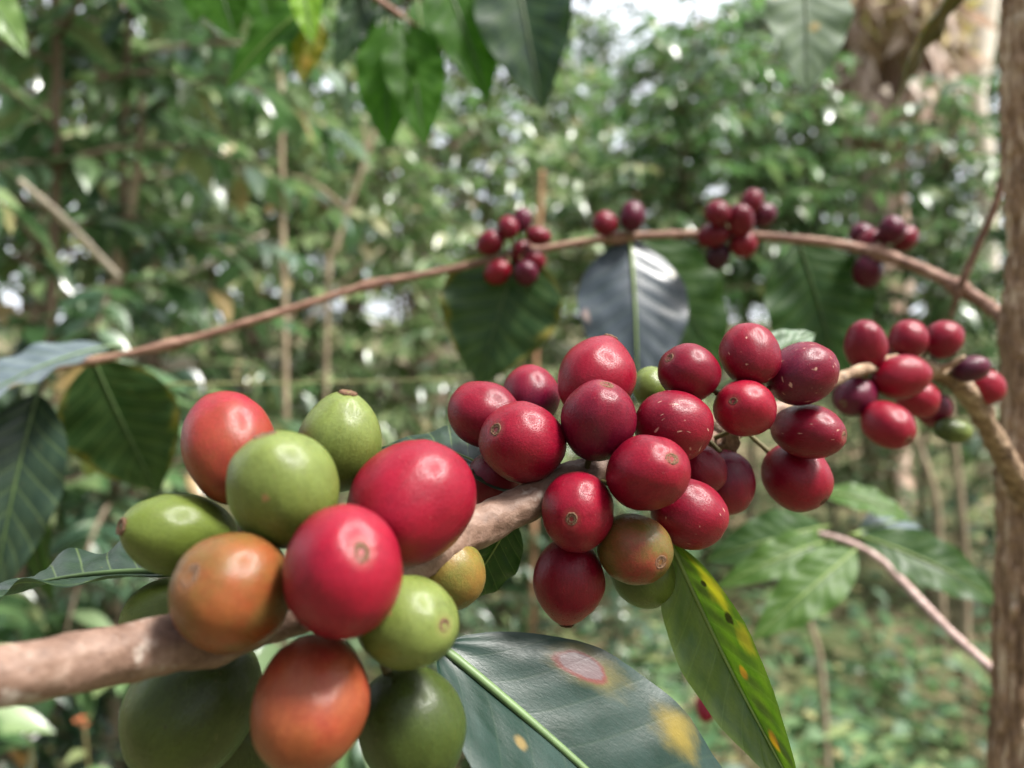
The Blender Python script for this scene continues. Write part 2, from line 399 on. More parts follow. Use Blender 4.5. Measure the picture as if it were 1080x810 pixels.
# px, py, minor px, elong, scar offset x, y, facing(+1 seen, -1 turned away), depth, base, tip, opts, label, group
CH = [
 (242, 471,  95, 1.30, -12, -50, -1, .1190, (0.20, 0.045, 0.017), BRIGHT, {'blotch': .6, 'third': (.20, .030, .018)}, 'red coffee cherry with an orange flank, topmost of the blurred front cluster', FG),
 (299, 516, 115, 1.10, -20, -57,  1, .1070, GREEN, LGREEN, {'marks': [(-.05, -.96, -.02, .11, TAN)]}, 'yellow-green coffee cherry with a small brown scuff, in front of the topmost red one', FG),
 (358, 468,  88, 1.18,   8, -50,  1, .1230, GREEN, LGREEN, {'point': .25}, 'light green coffee cherry with pointed top, behind the scuffed yellow-green one', FG),
 (434, 530, 124, 1.16,  46, -44, -1, .1170, BRIGHT, RED, {'eq': (1.04, 30)}, 'large glossy red coffee cherry touching the bare branch beside the front cluster', FG),
 (362, 602, 122, 1.14,  18, -18,  1, .1000, CRIM, BRIGHT, {'eq': (1.14, 90)}, 'bright red coffee cherry with round brown scar, at the centre of the front cluster', FG),
 (246, 625, 117, 1.12, -43, -19,  1, .1010, ORANGE, (0.20, 0.062, 0.018), {'eq': (1.06, 80), 'blotch': .8, 'third': (.11, .070, .018)}, 'orange-brown coffee cherry with its scar turned to the side, covering the branch', FG),
 (191, 564,  90, 1.34, -54, -10,  1, .1160, GREEN, GREEN, {'point': .25}, 'green coffee cherry lying sideways with brown scarred tip, above the pinkish branch', FG),
 (429, 656, 101, 1.08,  38,   4,  1, .1050, GREEN, LGREEN, {'marks': [(-.2, -.7, .35, .08, TAN)]}, 'yellow-green coffee cherry with ringed brown scar, under the two big red ones', FG),
 (470, 603,  80, 1.10,  26,  16, -1, .1290, AMBER, AMBER, {'blotch': .4, 'third': (.12, .13, .028)}, 'amber coffee cherry half hidden behind the large glossy red one', FG),
 (328, 742, 121, 1.18, -10,  66,  1, .1010, ORED, (0.20, 0.055, 0.018), {'dark': 1, 'blotch': .8, 'third': (.21, .058, .022)}, 'orange-red coffee cherry hanging lowest at the bottom of the front cluster', FG),
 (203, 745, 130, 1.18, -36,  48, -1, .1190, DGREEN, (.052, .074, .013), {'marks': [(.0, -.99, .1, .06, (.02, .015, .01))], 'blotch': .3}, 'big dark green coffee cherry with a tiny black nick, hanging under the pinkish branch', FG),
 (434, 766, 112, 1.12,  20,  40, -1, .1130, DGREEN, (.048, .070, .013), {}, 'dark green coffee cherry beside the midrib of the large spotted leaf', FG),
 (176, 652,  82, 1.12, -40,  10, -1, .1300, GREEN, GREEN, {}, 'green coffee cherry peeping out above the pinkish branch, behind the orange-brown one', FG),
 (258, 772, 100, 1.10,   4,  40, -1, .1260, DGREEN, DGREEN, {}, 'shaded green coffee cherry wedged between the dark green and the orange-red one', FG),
 (511, 437,  70, 1.16, -32, -14, -1, .1500, CRIM, RED, {}, 'crimson coffee cherry at the outer end of the sharp middle cluster', MG),
 (552, 466,  88, 1.08, -29, -13,  1, .1400, CRIM, RED, {}, 'round red coffee cherry with dark scar, above the bare stretch of branch', MG),
 (560, 417,  60, 1.10,  -4, -30, -1, .1600, PURP, RED, {}, 'small purplish coffee cherry tucked behind the round red one with dark scar', MG),
 (629, 399,  82, 1.10,  15, -44, -1, .1500, RED, RED, {'point': .3}, 'large red coffee cherry with pointed top, under the blue-grey leaf', MG),
 (631, 443,  79, 1.10,   9, -38,  1, .1380, PURP, CRIM, {}, 'purplish red coffee cherry with scar on its crown, in front of the pointed one', MG),
 (519, 508,  62, 1.10, -20,  20, -1, .1530, CRIM, CRIM, {}, 'dark red coffee cherry half hidden behind the branch between two clusters', MG),
 (711, 449,  76, 1.10,  30,   6, -1, .1440, CRIM, RED, {'flecks': .9}, 'red coffee cherry with pale flecks, above the broad oval one', MG),
 (683, 499,  79, 1.16,  25, -15,  1, .1330, CRIM, RED, {'eq': (1.10, 5)}, 'broad oval red coffee cherry with rough brown scar, in the middle of the sharp cluster', MG),
 (609, 540,  76, 1.12,  -6,   7,  1, .1350, CRIM, RED, {'eq': (1.14, 90)}, 'dark red coffee cherry facing outward with ringed scar, just below the branch', MG),
 (600, 612,  77, 1.12,  -3,  42, -1, .1410, CRIM, RED, {'point': .5}, 'crimson coffee cherry tapering to a point, hanging lowest of the sharp cluster', MG),
 (669, 579,  76, 1.10,  27,  13,  1, .1370, OLIVE, (0.20, 0.028, 0.02), {'blotch': .25, 'third': (.085, .085, .018)}, 'half-ripe coffee cherry blending from olive to reddish brown', MG),
 (678, 606,  66, 1.10,  14,  20, -1, .1510, DGREEN, GREEN, {}, 'green coffee cherry half hidden under the olive and brown one', MG),
 (727, 542,  72, 1.14,  26,  12, -1, .1430, CRIM, RED, {'flecks': .5}, 'red coffee cherry with one pale scratch, above the yellow-spotted hanging leaf', MG),
 (740, 495,  50, 1.10,  10,  10, -1, .1560, CRIM, CRIM, {}, 'small red coffee cherry showing only a sliver behind the broad oval one', MG),
 (766, 509,  58, 1.22,   6,  34, -1, .1580, PURP, RED, {}, 'narrow purplish red coffee cherry hanging upright behind the scratched one', MG),
 (727, 393,  62, 1.06, -21, -16,  1, .1480, CRIM, CRIM, {}, 'dark red coffee cherry with scar facing the blue-grey leaf', MG),
 (785, 431,  59, 1.14, -11,  -8,  1, .1500, RED, BRIGHT, {'dark': 1, 'eq': (1.1, 0)}, 'light red coffee cherry with a small black hole at its scar', MG),
 (791, 374,  63, 1.10, -10, -25, -1, .1550, CRIM, RED, {'flecks': .6}, 'large red coffee cherry with a white scratch, in front of the pale green leaf', MG),
 (688, 409,  42, 1.10,  -8, -18, -1, .1650, GREEN, LGREEN, {}, 'pale green coffee cherry glimpsed between the pointed and the dark red ones', MG),
 (846, 394,  65, 1.17,  30, -14, -1, .1560, PURP, CRIM, {'flecks': 1.3}, 'purple-red coffee cherry covered in pale dashes', MG),
 (852, 455,  59, 1.36,  36,   5,  1, .1560, CRIM, CRIM, {'flecks': .9}, 'long crimson coffee cherry lying level with its scar at the outer end', MG),
 (840, 503,  68, 1.12,  27,  26,  1, .1580, CRIM, RED, {'dark': 1}, 'red coffee cherry hanging below the long level one', MG),
 (913, 365,  43, 1.28,   3,  24, -1, .2300, CRIM, RED, {}, 'upright oval red coffee cherry, tallest of the small cluster by the trunk', RG),
 (958, 358,  40, 1.05,   3, -14, -1, .2450, CRIM, RED, {}, 'round red coffee cherry between the upright oval one and the last one in its row', RG),
 (995, 358,  39, 1.06,  10,  -8, -1, .2500, CRIM, RED, {}, 'round red coffee cherry at the end of the row next to the trunk', RG),
 (950, 398,  47, 1.30,  20,  -4, -1, .2300, RED, RED, {}, 'oval red coffee cherry lying level in the middle of the small cluster', RG),
 (902, 418,  43, 1.12, -12,   8,  1, .2280, PURP, PURP, {}, 'dull purple coffee cherry with dark scar, at the inner end of the small cluster', RG),
 (936, 448,  48, 1.26,  20,  16,  1, .2250, RED, RED, {}, 'shiny red coffee cherry hanging lowest of the small cluster', RG),
 (968, 420,  40, 1.14,  12,   8, -1, .2480, RED, BRIGHT, {}, 'light red coffee cherry tucked under the level oval one', RG),
 (1024, 389, 28, 1.38,  18,  -4, -1, .2520, DPURP, PURP, {}, 'shrivelled dark purple coffee cherry above the corky branch', RG),
 (1039, 408, 37, 1.10,   8,   8, -1, .2700, RED, BRIGHT, {}, 'bright red coffee cherry squeezed between the shrivelled one and the trunk', RG),
 (986, 432,  34, 1.10,  -2,   8, -1, .2600, PURP, CRIM, {}, 'shaded dark red coffee cherry under the corky branch', RG),
 (1005, 454, 27, 1.38,  14,   2, -1, .2580, DGREEN, LGREEN, {}, 'small unripe yellow-green coffee cherry below the corky branch', RG),
 (938, 373,  24, 1.10,   2,  -8, -1, .2600, DPURP, PURP, {}, 'dark purple coffee cherry almost hidden behind the round red ones', RG),
]
UA = 'in the blurred cluster over the olive leaf'
UC = 'in the seven-cherry cluster on the arching branch'
UD = 'in the five-cherry cluster where the arching branch bends'
for px, py, mn, el, ox, oy, b, lab in [
 (517, 256, 23, 1.15, -9, 4, CRIM, 'red coffee cherry at the tip, ' + UA),
 (536, 240, 20, 1.12, -2, -8, CRIM, 'red coffee cherry second from the tip, ' + UA),
 (551, 232, 18, 1.30, 2, -9, PURP, 'highest coffee cherry, slim and dark, ' + UA),
 (568, 249, 18, 1.35, 11, 2, CRIM, 'coffee cherry lying flat on the branch, ' + UA),
 (550, 266, 22, 1.08, 1, 3, CRIM, 'coffee cherry in front of the branch, central ' + UA),
 (525, 287, 22, 1.18, -8, 6, RED, 'bright red coffee cherry hanging below the branch, ' + UA),
 (555, 288, 22, 1.10, 3, 8, PURP, 'lowest coffee cherry, purple and shiny, ' + UA),
 (564, 275, 19, 1.15, 6, 5, CRIM, 'coffee cherry partly covered by its purple neighbour, ' + UA),
 (638, 236, 23, 1.05, -3, -6, CRIM, 'round coffee cherry sitting alone on the branch above the blue-grey leaf'),
 (667, 228, 24, 1.20, 2, -10, PURP, 'oval dark coffee cherry beside the lone round one, above the blue-grey leaf'),
 (757, 225, 24, 1.08, -6, -8, CRIM, 'coffee cherry at the upper outer edge, ' + UC),
 (780, 232, 27, 1.18, 0, 10, CRIM, 'largest coffee cherry, central ' + UC),
 (793, 213, 21, 1.15, 3, -9, CRIM, 'topmost coffee cherry ' + UC),
 (804, 227, 23, 1.14, 7, -3, PURP, 'coffee cherry nearest the trunk, ' + UC),
 (752, 248, 24, 1.26, -12, 2, CRIM, 'coffee cherry lying level against the branch, ' + UC),
 (784, 258, 24, 1.12, 8, 6, RED, 'bright pinkish red coffee cherry below the branch, ' + UC),
 (757, 270, 23, 1.14, -3, 9, DPURP, 'lowest and darkest coffee cherry ' + UC),
 (909, 247, 21, 1.10, -7, -3, PURP, 'dark coffee cherry half behind another, ' + UD),
 (919, 257, 26, 1.04, -2, 2, CRIM, 'frontmost coffee cherry, round and glossy, ' + UD),
 (941, 242, 24, 1.10, -1, -8, PURP, 'topmost coffee cherry ' + UD),
 (954, 252, 22, 1.18, 5, -5, CRIM, 'coffee cherry nearest the trunk, ' + UD),
 (915, 286, 27, 1.18, 2, 11, PURP, 'shiny coffee cherry hanging below the branch, ' + UD),
]:
    CH.append((px, py, mn * 1.14, el, ox, oy, -1, 0.375 + random.uniform(-.004, .004), tuple(x * .8 for x in b), tuple(x * .95 for x in b), {'small': 1}, lab, UG))
CH.append((744, 746, 20, 1.6, 0, -14, -1, .42, RED, BRIGHT, {'small': 1}, 'lone pinkish red coffee cherry behind the yellow-spotted hanging leaf', None))

# settle depths so neighbours touch instead of running through each other
pos0 = np.array([c[7] for c in CH]); dep = pos0.copy()
rpx = np.array([c[2] * (1 + (c[3] - 1) * .35) / 2 for c in CH])
pxy = np.array([(c[0], c[1]) for c in CH], float)
for it in range(260):
    for i in range(len(CH)):
        for j in range(i + 1, len(CH)):
            if abs(dep[i] - dep[j]) > 0.035: continue
            pi = np.array(P(*pxy[i], dep[i])); pj = np.array(P(*pxy[j], dep[j]))
            gap = np.linalg.norm(pi - pj) - 0.95 * (rpx[i] * dep[i] + rpx[j] * dep[j]) / F
            if gap < 0:
                s = 1 if pos0[i] > pos0[j] else -1
                dep[i] += s * min(0.0004, -gap * .5); dep[j] -= s * min(0.0004, -gap * .5)
    dep += (pos0 - dep) * 0.004
CPOS = []; STALKJOBS = []
for i, (px, py, mn, el, ox, oy, face, d0, base, tip, op, lab, grp) in enumerate(CH):
    d = float(dep[i])
    R = 0.5 * mn * el
    u, w = ox / R, -oy / R
    q = math.hypot(u, w)
    lim = 0.97 if face > 0 else 0.94
    if q > lim or face < 0: u, w, q = u / q * lim, w / q * lim, lim
    ax = Vector((u, -face * math.sqrt(1 - q * q), w)).normalized()
    # tilt the axis by the view direction so that the scar shows where the photograph has it
    view = P(px, py, 1.0) - Vector((0, 0, H))
    ax = (Vector((0, 1, 0)).rotation_difference(view.normalized())) @ ax
    k, ang = op.get('eq', (1.0, 0))
    xd = Vector((math.cos(math.radians(ang)), 0, math.sin(math.radians(ang))))
    xd = xd - ax * xd.dot(ax)
    if xd.length < .1: xd = Vector((0, 0, 1)) - ax * ax.z
    xd.normalize(); yd = ax.cross(xd)
    r = 0.5 * mn * d / F
    V, Fc, topz = cherry_mesh(el, op.get('point', 0.0), i * 17 + 3, 0.965 if k == 1.0 else 1.0)
    mat = m_cherry(base, tip, blotch=op.get('blotch', .3), flecks=op.get('flecks', 0), seed=i * .37 + .2, third=op.get('third'), marks=())
    # marks are placed in the direction the camera sees, then turned into the fruit's own frame
    M = Matrix((( xd.x, yd.x, ax.x, 0), (xd.y, yd.y, ax.y, 0), (xd.z, yd.z, ax.z, 0), (0, 0, 0, 1)))
    if op.get('marks'):
        inv = M.to_3x3().transposed()
        mk = []
        for (mx, my, mz, mr, mc) in op['marks']:
            loc = inv @ (Vector((mx, my, mz)).normalized())
            loc.z *= el
            mk.append((loc.x, loc.y, loc.z, mr, mc))
        bpy.data.materials.remove(mat)
        mat = m_cherry(base, tip, blotch=op.get('blotch', .3), flecks=op.get('flecks', 0), seed=i * .37 + .2, third=op.get('third'), marks=mk)
    o = mesh_obj('coffee_cherry', V, Fc, mat)
    c = P(px, py, d)
    o.matrix_world = Matrix.Translation(c) @ M @ Matrix.Diagonal((r * k, r, r, 1))
    tag(o, lab, 'coffee cherry', grp)
    CPOS.append(c)
    rs = random.Random(i)
    if not op.get('small'):
        sq = rs.uniform(.78, 1.0)
        sv, sf = scar_mesh(rs, rs.uniform(.16, .22) if not op.get('dark') else 0.15)
        sc = mesh_obj('calyx_scar', [(a, b_ * sq, z_ + topz - .004) for a, b_, z_ in sv], sf, SCARD if op.get('dark') else SCAR, o)
    STALKJOBS.append((o, el, r))

# ------------------------------------------------------------------ the coffee tree that carries them
tree = empty('coffee_tree', (0.205, 0.31, 0.0))
tag(tree, 'slim coffee tree with fissured bark, reaching out fruiting branches and spotted leaves', 'coffee tree')
T0 = Vector(tree.location)
def rel(vs): return [Vector(v) - T0 for v in vs]

def tpart(name, pts, rad, mat, seg=18, sub=8, lump=0.0, lfreq=300, stretch=1.0, seed=0, label=None):
    v, f, u = tube(pts, rad, seg, sub, lump, lfreq, stretch, seed)
    o = mesh_obj(name, rel(v), f, mat, tree, u)
    if label: o['label'] = label
    return o

def pr(px, d): return px * d / F / 2

def noded(pts, rad, nodes, n=14, amp=.35, sig=2.2):
    q = catmull([tuple(p) + (r,) for p, r in zip(pts, rad)], n)
    for nd in nodes:
        nd = np.array(P(*nd)); k = int(np.argmin(((q[:, :3] - nd) ** 2).sum(1)))
        q[:, 3] *= 1 + amp * np.exp(-((np.arange(len(q)) - k) / sig) ** 2)
    return [Vector(a[:3]) for a in q], list(q[:, 3])
trunk_pts = [(1086, -420), (1084, -200), (1080, -60), (1079, 40), (1079, 120), (1084, 190), (1087, 250), (1084, 310), (1083, 345), (1081, 400), (1081, 450), (1080, 500), (1080, 560), (1075, 640), (1073, 720), (1070, 800), (1071, 900), (1073, 1500), (1075, 3300)]
trunk_w = [44, 46, 48, 50, 50, 54, 52, 54, 60, 54, 56, 62, 58, 58, 56, 56, 56, 62, 80]
tpart('trunk', [P(x + 6, y, .31) for x, y in trunk_pts], [pr(w, .31) for w in trunk_w], BARK_TRUNK, 56, 24, .17, 520, 3.2, 3)
# the fruiting branch: leaves the trunk, arches over and comes towards the camera
FB = [(1092, 540, .31, 40), (1072, 505, .295, 30), (1048, 462, .282, 26), (1022, 416, .268, 26), (985, 391, .255, 22), (940, 384, .24, 18), (886, 398, .212, 13), (822, 432, .182, 15), (757, 462, .166, 19),
      (700, 474, .155, 26), (645, 490, .149, 33), (590, 514, .143, 40), (545, 536, .138, 40), (500, 557, .133, 44), (430, 590, .123, 52), (340, 630, .116, 54), (230, 668, .107, 58), (110, 692, .097, 62), (0, 713, .089, 65), (-120, 728, .082, 66), (-260, 735, .075, 60)]
fb = [P(x, y, d) for x, y, d, w in FB]; fr_ = [pr(w, d) for x, y, d, w in FB]
nodes_f = [(940, 384, .24), (872, 404, .205), (735, 467, .163), (603, 508, .144), (455, 578, .126), (225, 668, .107)]
def tnode(pts, rad, nodes, mat, seg, lump, lf, st_, seed, label, amp=.35, n=14):
    p_, r_ = noded(pts, rad, nodes, n, amp)
    v, f, u = tube(p_, r_, seg, 1, lump, lf, st_, seed, False)
    o = mesh_obj('branch', rel(v), f, mat, tree, u); o['label'] = label
    return o
tnode(fb[7:], fr_[7:], nodes_f, BARK_SMOOTH, 40, .11, 420, 1.6, 5, 'pinkish brown front length of the fruiting branch', .14)
tnode(fb[:9], [r * .84 for r in fr_[:9]], nodes_f, BARK_CORK, 28, .26, 520, 2.2, 9, 'corky pale brown length of the fruiting branch joining the trunk')
UBp = [(1084, 352, .325, 26), (1062, 338, .335, 20), (1035, 318, .345, 16), (985, 290, .355, 15), (935, 270, .365, 14), (880, 257, .375, 12), (800, 249, .378, 11), (720, 247, .38, 10), (640, 252, .38, 10), (560, 265, .38, 9), (470, 285, .378, 9),
       (385, 302, .375, 9), (285, 333, .37, 10), (185, 362, .365, 9), (80, 384, .36, 7), (20, 396, .355, 5)]
tnode([P(x, y, d) for x, y, d, w in UBp], [pr(w * .84, d) for x, y, d, w in UBp], [(554, 266, .38), (650, 251, .38), (785, 249, .379), (925, 261, .367), (392, 301, .375), (180, 363, .365), (1010, 303, .35), (100, 380, .361)], BARK_UPPER, 18, .20, 600, 2.0, 12, 'thin arching branch spanning the view', .7)
tpart('branch', [P(1066, 150, .33), P(1050, 215, .335), P(1030, 262, .34), P(1012, 305, .345), P(1003, 335, .35)], [pr(8, .33)] * 4 + [pr(4, .33)], BARK_UPPER, 10, 8, .1, 600, 2, 14, 'thin twig hanging down beside the trunk')
LT = [(1068, 728, .315, 14), (1046, 706, .33, 10), (1000, 664, .36, 9), (950, 612, .39, 9), (925, 588, .40, 8), (890, 570, .41, 7), (850, 560, .42, 6), (815, 552, .425, 4)]
tpart('branch', [P(x, y, d) for x, y, d, w in LT], [pr(w, d) for x, y, d, w in LT], BARK_TWIG, 12, 8, .1, 600, 2, 15, 'pale pinkish lower twig bearing a tuft of leaves')
# snapped stubs
tpart('stub', [P(985, 391, .255), P(1003, 384, .25), P(1018, 376, .248)], [pr(9, .25), pr(7, .25), pr(5, .25)], BARK_CORK, 10, 5, .2, 600, 2, 21)
tpart('stub', [P(1060, 470, .285), P(1046, 452, .28), P(1040, 446, .279)], [pr(9, .28), pr(7, .28), pr(6, .28)], BARK_CORK, 10, 5, .2, 600, 2, 22)

# each cherry hangs on a short stalk grown from the nearest wood
wood = np.concatenate([catmull(fb, 10), catmull([P(x, y, d) for x, y, d, w_ in UBp], 10)])
for o, el_, r_ in STALKJOBS:
    inv = o.matrix_world.inverted()
    b0 = o.matrix_world @ Vector((0, 0, -el_ + .05))
    k = np.argmin(((wood - np.array(b0)) ** 2).sum(1)); q = Vector(wood[k])
    if (q - b0).length > .014: q = b0 + (o.matrix_world @ Vector((0, 0, -el_ - .4)) - b0)
    m = (b0 + q) / 2 + ((o.matrix_world @ Vector((0, 0, -el_ - .25))) - b0) * .8
    tv, tf, tu = tube([inv @ b0, inv @ m, inv @ q], [.095, .08, .11], 10, 5)
    mesh_obj('stalk', tv, tf, STALK, o)

# ------------------------------------------------------------------ close leaves
def leaf_grid(base, tip, width, normal, bend=0.06, fold=0.25, twist=0.0, wave=0.02, pucker=0.00022, skew=0.0, nu=22, nv=56, veins=9.0, shape=1.0, seed=0, side_curl=0.0, tiplen=1.0):
    base = Vector(base); tip = Vector(tip)
    L = (tip - base).length; T = (tip - base).normalized()
    N = Vector(normal); N = (N - T * N.dot(T)).normalized()
    Sd = T.cross(N).normalized()
    V = []; UV = []; mid = []
    for j in range(nv + 1):
        v = j / nv
        hw = (math.sin(math.pi * v ** 0.82) ** 0.86) * (1 - 0.18 * v)
        if v > 0.86: hw *= 1 - ((v - .86) / .14) * 0.25
        hw = max(hw, 0.004 if 0 < v < 1 else 0.002) * width * 0.5
        c = base + T * (L * v) + N * (bend * L * 4 * v * (1 - v)) + Sd * (skew * L * math.sin(math.pi * v))
        tw = twist * v
        Sx = Sd * math.cos(tw) + N * math.sin(tw)
        Nx = N * math.cos(tw) - Sd * math.sin(tw)
        mid.append((c, Nx))
        for i in range(nu + 1):
            u = -1 + 2 * i / nu
            au = abs(u)
            edge = wave * L * math.sin(v * veins * math.pi * 0.9 + seed + (1.3 if u > 0 else 0)) * au ** 2.2 * math.sin(math.pi * min(1, v * 1.05))
            tt = v * veins - 1.7 * au ** 0.85
            pk = pucker * math.sin(2 * math.pi * (tt - .25)) * math.sin(math.pi * min(1, au * 1.05)) * min(1, 6 * v) * min(1, 6 * (1 - v))
            rough_ = 0.0006 * mnoise.noise(Vector((u * 2.2 + seed, v * 5.0, seed * 1.3)))
            z = fold * hw * (au ** 1.1) - side_curl * hw * au ** 3 + edge + pk + rough_
            jag = 1 + 0.012 * mnoise.noise(Vector((seed * 3 + u, v * 40, 0))) * au
            V.append(c + Sx * (hw * u * jag * math.cos(math.atan(fold) * .5)) + Nx * z)
            UV.append((0.5 - 0.5 * u, v))
    Fc = []
    w = nu + 1
    for j in range(nv):
        for i in range(nu):
            Fc.append((j * w + i, j * w + i + 1, (j + 1) * w + i + 1, (j + 1) * w + i))
    return V, Fc, UV, mid, L

def leaf(parent, origin, base, tip, width_px, normal, mat, rib=None, rib_w=0.012, label=None, petiole=None, **kw):
    """base/tip (px, py, depth); width in pixels at the mean depth; normal = (right, up, towards camera)"""
    b = P(*base); t = P(*tip)
    w = width_px * (base[2] + tip[2]) / 2 / F
    n = Vector((normal[0], -normal[2], normal[1]))
    V, Fc, UV, mid, L = leaf_grid(b, t, w, n, **kw)
    O = Vector(origin)
    o = mesh_obj('leaf', [Vector(v) - O for v in V], Fc, mat, parent, UV)
    if label: o['label'] = label
    pts = [c + nx * (0.0004 + 0.002 * L) for c, nx in mid[::4]]
    pts = [b + (b - Vector(pts[1])).normalized() * 0.006] + pts if petiole is None else [P(*petiole)] + pts
    n_ = len(pts)
    rad = [rib_w * L * (1 - 0.82 * k / (n_ - 1)) for k in range(n_)]
    v2, f2, u2 = tube(pts, rad, 8, 2)
    mesh_obj('midrib', [Vector(v) - O for v in v2], f2, rib or RIB, o, u2)
    return o

RIB = m_plain('midrib_green', (0.16, 0.23, 0.06), 0.5, 0.4, 0.2, 120)
RIBP = m_plain('midrib_pale', (0.10, 0.16, 0.06), 0.5, 0.4, 0.2, 120)
RIBD = m_plain('midrib_dark', (0.05, 0.085, 0.025), 0.5, 0.4, 0.2, 120)
BLK = (0.012, 0.008, 0.005); YEL = (0.38, 0.26, 0.03); RUST = (0.36, 0.14, 0.02); GREYP = (0.44, 0.36, 0.37); MAROON = (0.13, 0.035, 0.03)

LB = m_leaf('big_leaf', (0.007, 0.022, 0.014), (0.015, 0.036, 0.029), 0.42, 0.05, 0.04, spec=.27, spots=[  # bluish tint of the dark base stands in for part of the sky sheen
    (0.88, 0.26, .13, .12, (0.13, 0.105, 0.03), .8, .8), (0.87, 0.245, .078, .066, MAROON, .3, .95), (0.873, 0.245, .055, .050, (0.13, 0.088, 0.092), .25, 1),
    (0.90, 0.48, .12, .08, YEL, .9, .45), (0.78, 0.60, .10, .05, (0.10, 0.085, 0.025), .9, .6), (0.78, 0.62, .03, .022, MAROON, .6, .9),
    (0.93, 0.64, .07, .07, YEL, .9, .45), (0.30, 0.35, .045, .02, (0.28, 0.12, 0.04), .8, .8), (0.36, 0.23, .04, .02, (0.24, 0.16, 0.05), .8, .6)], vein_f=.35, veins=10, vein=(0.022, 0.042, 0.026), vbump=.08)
LQ = m_leaf('spotted_leaf', (0.05, 0.092, 0.012), (0.095, 0.135, 0.018), 0.42, 0.1, 0.25, spots=[
    (0.86, 0.20, .16, .16, YEL, .8, .8), (0.90, 0.42, .12, .09, YEL, .8, .65), (0.74, 0.185, .06, .018, BLK, .4, .95), (0.82, 0.33, .08, .032, BLK, .4, .95),
    (0.66, 0.53, .06, .035, RUST, .6, .85), (0.62, 0.78, .11, .05, RUST, .6, .85)], vein_f=.15, veins=10)
LGREY = m_leaf('sky_sheen_leaf', (0.026, 0.038, 0.046), (0.052, 0.068, 0.086), 0.42, 0.2, 0.05, spec=.35, vein=(0.12, 0.16, 0.12), vein_f=.3, spots=[(0.93, 0.22, .06, .04, (0.4, 0.36, 0.26), .6, .7), (0.06, .5, .05, .06, (0.42, 0.3, 0.27), .7, .6)])  # blue-grey of the reflected sky is put into the leaf colour
LOLIVE = m_leaf('olive_leaf', (0.014, 0.036, 0.009), (0.026, 0.052, 0.012), 0.45, 0.0, 0.16, spec=.25, yellow_edge=.30, speck=.25, vein_f=.25)
LDARK = m_leaf('dark_leaf', (0.014, 0.042, 0.008), (0.026, 0.066, 0.012), 0.45, 0.0, 0.15, spec=.3, speck=.25, vein_f=.25)
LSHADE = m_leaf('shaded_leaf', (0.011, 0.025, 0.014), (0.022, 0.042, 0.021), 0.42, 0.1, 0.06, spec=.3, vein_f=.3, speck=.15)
LBLUE = m_leaf('blue_sheen_leaf', (0.05, 0.072, 0.078), (0.09, 0.12, 0.135), 0.4, 0.5, 0.06, vein_f=.35, spots=[(0.85, .6, .12, .06, YEL, .6, .6)])  # bluish white base colour stands in for sky sheen on the leaf top
LLIGHT = m_leaf('light_leaf', (0.085, 0.15, 0.035), (0.13, 0.21, 0.05), 0.4, 0.2, 0.34, vein_f=.3)
LLIME = m_leaf('lime_leaf', (0.17, 0.32, 0.02), (0.24, 0.40, 0.03), 0.4, 0.15, 0.5, vein_f=.3)
LYEL = m_leaf('yellowing_leaf', (0.24, 0.20, 0.025), (0.10, 0.11, 0.02), 0.45, 0.1, 0.3, spots=[(0.5, .7, .3, .2, (0.28, 0.13, 0.02), .8, .7)], vein_f=.2)
LPALE = m_leaf('pale_leaf', (0.085, 0.135, 0.08), (0.12, 0.17, 0.11), 0.55, 0.0, 0.15, vein_f=.2)
LTOP = m_leaf('hanging_leaf', (0.028, 0.080, 0.011), (0.050, 0.125, 0.016), 0.5, 0.0, 0.48, vein_f=.2, speck=.2, spec=.10)
LTOPB = m_leaf('hanging_dark_leaf', (0.016, 0.034, 0.022), (0.028, 0.065, 0.018), 0.42, 0.0, 0.14, vein_f=.2, spec=.25)
LGG = m_leaf('greygreen_leaf', (0.065, 0.10, 0.06), (0.10, 0.14, 0.085), 0.6, 0.0, 0.2, spec=.2, vein_f=.3, spots=[(0.12, .35, .08, .06, (.34, .18, .06), .7, .8), (.6, .55, .1, .05, (.3, .2, .06), .7, .6)])

LYD = m_leaf('withering_leaf', (0.035, 0.032, 0.010), (0.12, 0.085, 0.015), 0.6, 0.0, 0.04, spots=[(0.2, .5, .2, .35, (0.30, 0.20, 0.02), .7, .9)], spec=.3)
LTUFT = m_leaf('tuft_leaf', (0.018, 0.050, 0.010), (0.036, 0.078, 0.015), 0.5, 0.0, 0.25, vein_f=.2, spec=.3)
LTUFTL = m_leaf('tuft_light_leaf', (0.045, 0.10, 0.016), (0.07, 0.135, 0.022), 0.5, 0.0, 0.35, vein_f=.25, spec=.3)
L = lambda *a, **k: leaf(tree, T0, *a, **k)
# large spotted leaf under the cherries
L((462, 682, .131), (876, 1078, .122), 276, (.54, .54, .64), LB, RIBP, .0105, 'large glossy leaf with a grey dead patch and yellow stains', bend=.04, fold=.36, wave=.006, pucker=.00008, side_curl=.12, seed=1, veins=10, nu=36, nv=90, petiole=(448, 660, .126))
# hanging yellow and black spotted leaf
L((708, 572, .150), (848, 850, .138), 96, (-.55, .25, .8), LQ, RIB, .010, 'narrow hanging leaf with yellow and black blotches', bend=-.05, fold=.55, wave=.006, seed=2, nu=30, nv=80, skew=.03, petiole=(700, 545, .150))
# dark leaves behind the middle cluster
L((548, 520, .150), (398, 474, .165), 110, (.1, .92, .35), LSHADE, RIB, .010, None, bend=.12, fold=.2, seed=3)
L((540, 545, .148), (478, 640, .155), 70, (.5, .3, .8), LDARK, RIB, .010, None, bend=.04, fold=.3, seed=4)
# lower leaf beside the front cluster, seen nearly edge on
L((190, 606, .128), (-60, 655, .150), 120, (.05, .93, .20), LSHADE, RIBD, .010, 'dark leaf seen edge on with a purplish stain', bend=.05, fold=.3, wave=.022, seed=5)
